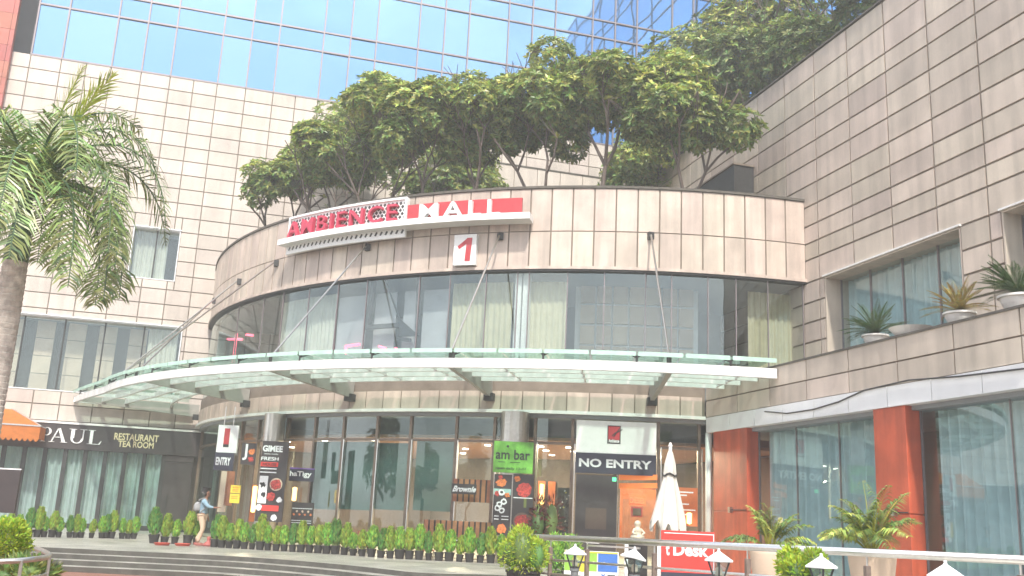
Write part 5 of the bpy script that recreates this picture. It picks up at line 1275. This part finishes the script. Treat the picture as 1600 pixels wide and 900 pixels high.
# long drain edge / paler strip on the paving
# ------------------------------------------------------------ person
def skinned(name, nodes, edges, m, parent, O, root='pelvis', sub=2):
    names = list(nodes); idx = {n: i for i, n in enumerate(names)}
    def tow(v): return Vector(O) + _r0*v[0] + _f0*v[1] + Vector((0,0,v[2])) - root_loc(parent)
    me = bpy.data.meshes.new(name); me.from_pydata([tuple(tow(nodes[n][0])) for n in names], [(idx[a], idx[b]) for a, b in edges], [])
    bm = bmesh.new(); bm.from_mesh(me); lay = bm.verts.layers.skin.verify(); bm.verts.ensure_lookup_table()
    for n in names:
        r = nodes[n][1]; bm.verts[idx[n]][lay].radius = r if isinstance(r, tuple) else (r, r); bm.verts[idx[n]][lay].use_root = (n == root)
    bm.to_mesh(me); bm.free(); me.materials.append(m)
    o = bpy.data.objects.new(name, me); COL.objects.link(o); o.parent = parent
    md = o.modifiers.new('skin', 'SKIN'); md.use_smooth_shade = True; md.use_x_symmetry = False
    ss = o.modifiers.new('sub', 'SUBSURF'); ss.levels = sub; ss.render_levels = sub
    return o
pf = onplaza(312, 852.5); O = Vector((pf.x, pf.y, zpc(pf.x, pf.y)))
pe = thing('person', 'man in a light blue shirt and beige trousers walking right with one arm held out', 'person', tuple(O))
N_ = {'pelvis':((-.02,0,.95),.11),'waist':((-.01,0,1.08),.10),'chest':((.01,0,1.30),.115),'neckb':((.02,0,1.45),.06),'neck':((.04,0,1.52),.05),'head1':((.06,0,1.60),.075),'head2':((.065,0,1.68),.088),'head3':((.05,0,1.745),.062),'nose':((.155,0,1.635),.012),'chin':((.12,0,1.575),.03),
 'earL':((.05,-.088,1.64),.014),'earR':((.05,.088,1.64),.014),
 'shL':((.02,-.19,1.41),.055),'elL':((.20,-.22,1.22),.04),'wrL':((.42,-.16,1.20),.027),'palmL':((.49,-.15,1.215),.03),
 'shR':((.0,.19,1.41),.055),'elR':((-.04,.25,1.15),.04),'wrR':((.08,.24,.93),.027),'palmR':((.10,.24,.86),.03),
 'hipL':((-.02,-.09,.90),.085),'knL':((.06,-.09,.52),.055),'anL':((-.06,-.09,.10),.038),'toeL':((.09,-.10,.035),.03),
 'hipR':((-.02,.09,.90),.085),'knR':((.02,.09,.50),.055),'anR':((-.18,.09,.15),.038),'toeR':((-.05,.10,.04),.03)}
E_ = [('pelvis','waist'),('waist','chest'),('chest','neckb'),('neckb','neck'),('neck','head1'),('head1','head2'),('head2','head3'),('head1','nose'),('head1','chin'),('head2','earL'),('head2','earR'),
 ('chest','shL'),('shL','elL'),('elL','wrL'),('wrL','palmL'),('chest','shR'),('shR','elR'),('elR','wrR'),('wrR','palmR'),
 ('pelvis','hipL'),('hipL','knL'),('knL','anL'),('anL','toeL'),('pelvis','hipR'),('hipR','knR'),('knR','anR'),('anR','toeR')]
for s, base, dx, dz in (('L',(.49,-.15,1.215),1,0),('R',(.10,.24,.86),.15,-1)):
    for k in range(5):
        off = (k-2)*.017; l = (.05,.075,.085,.078,.06)[k]
        if s == 'L': a = (base[0]+.035, base[1]+off, base[2]+.005); b_ = (base[0]+.035+l, base[1]+off*1.25, base[2]-.012 + (.03 if k == 0 else 0))
        else: a = (base[0]+.012, base[1]+off, base[2]-.035); b_ = (base[0]+.03, base[1]+off*1.25, base[2]-.035-l)
        N_['f%s%da'%(s,k)] = (a, .011); N_['f%s%db'%(s,k)] = (b_, .008); E_ += [('palm'+s, 'f%s%da'%(s,k)), ('f%s%da'%(s,k), 'f%s%db'%(s,k))]
skinned('body', N_, E_, M['skin'], pe, O, sub=1)
def sub_(names, grow, extra=None):
    d = {n: (N_[n][0], N_[n][1]+grow) for n in names}; d.update(extra or {}); return d
sh = sub_(['pelvis','waist','chest','neckb','shL','elL','shR','elR'], .022, {'cufL':((.37,-.17,1.203),.038),'cufR':((.06,.243,.98),.038)})
skinned('shirt', sh, [('pelvis','waist'),('waist','chest'),('chest','neckb'),('chest','shL'),('shL','elL'),('elL','cufL'),('chest','shR'),('shR','elR'),('elR','cufR')], M['shirt'], pe, O)
tr_ = sub_(['pelvis','hipL','knL','hipR','knR'], .02, {'cfL':((-.055,-.09,.11),.062),'cfR':((-.17,.09,.165),.062)})
skinned('trousers', tr_, [('pelvis','hipL'),('hipL','knL'),('knL','cfL'),('pelvis','hipR'),('hipR','knR'),('knR','cfR')], M['trouser'], pe, O)
hd = {'pelvis':((.02,0,1.71),.115),'t':((.03,0,1.785),.085),'b':((-.04,0,1.63),.07)}
skinned('hair', hd, [('pelvis','t'),('pelvis','b')], M['hair'], pe, O)
for s in (-1,1):
    b = MB(); c = O + _r0*.142 + _f0*(.032*s) + Vector((0,0,1.675)); b.lathe([(.002,-.009),(.01,0),(.002,.009)], c, 8).build('eye', M['black_ink'], pe)
c = O + _r0*.15 + Vector((0,0,1.592)); MB().obox(c, _r0*.006, _f0*.022, (0,0,.005)).build('mouth', M['food_red'], pe)
for (x,y,z) in ((.0,-.095,.035),(-.12,.095,.05)):
    c = O + _r0*(x+.03) + _f0*y + Vector((0,0,z)); MB().obox(c, _r0*.14, _f0*.045, (0,0,.038)).build('shoe', M['shoe'], pe, bevel=.02)
bg_ = thing('backpack', 'grey backpack worn on the back of the walking man', 'backpack', tuple(O + _r0*-.2 + Vector((0,0,1.05))))
bk = {'pelvis':((-.20,0,1.05),(.10,.14)),'m':((-.22,0,1.2),(.11,.14)),'t':((-.19,0,1.38),(.08,.12))}
skinned('bag', bk, [('pelvis','m'),('m','t')], M['bag'], bg_, O)
for s in (-1,1):
    P = [O + _r0*x + _f0*(.13*s) + Vector((0,0,z)) for x, z in ((-.16,1.40),(-.05,1.49),(.07,1.47),(.135,1.34),(.10,1.18),(-.08,1.05))]
    MB().tube(chaikin(P,1), .018, 6).build('strap', M['bag'], bg_)
# ------------------------------------------------------------ behind the viewer (seen in the glass)
b = MB(); rb_ = thing('opposite_building', 'pale building across the road, seen only mirrored in the glass', 'building', (0,-46,-.6))
b.box(-45, 30, -60, -46, -.6, 15).build('wall', M['stone_r'], rb_)
for i in range(14):
    for j in range(4): MB().box(-43+5*i, -40.2+5*i, -46.05, -45.9, 1+3.6*j, 3.2+3.6*j).build('window', M['dark_metal'], rb_)
t0_ = make_tree('street_tree', 'street tree across the road mirrored in the entrance glass', 'tree', (-6,-16,-.6), 9.5, 4.2, 6.6, 81, m='leaf_dark', m2='leaf', nros=1100, L=.5, W=.2, trunks=1, tr=.2, group='street trees mirrored in the glass', base_frac=.25)
for i, (x, y, s_) in enumerate(((-18,-14,1.05),(-30,-12,.95),(6,-20,1.1),(17,-17,.9),(-12,-30,1.25),(-42,-6,1.1),(-48,8,1.0),(-44,22,1.15))):
    c = copy_tree(t0_); c.location = (x,y,-.6); c.scale = (s_,s_,s_*1.05); c.rotation_euler = (0,0,i*1.1)
# ------------------------------------------------------------ thin haze volume added to lift the dark tones
hb = MB().box(-74, 74, -64, 79, -1.9, 62).build('haze', bpy.data.materials.new('tone_lift_haze')); tag(hb, kind='stuff')
hm = hb.data.materials[0]; hm.use_nodes = True; hn = hm.node_tree.nodes; hn.remove(hn['Principled BSDF'])
pv = hn.new('ShaderNodeVolumePrincipled'); pv.inputs['Density'].default_value = HAZE; pv.inputs['Color'].default_value = (.96,.95,.91,1); pv.inputs['Anisotropy'].default_value = .2
hm.node_tree.links.new(pv.outputs[0], hn['Material Output'].inputs['Volume'])
print('zpc', zpc(3,17), zpc(8,10), zpc(0,29), O.z, zpc(-10,42))
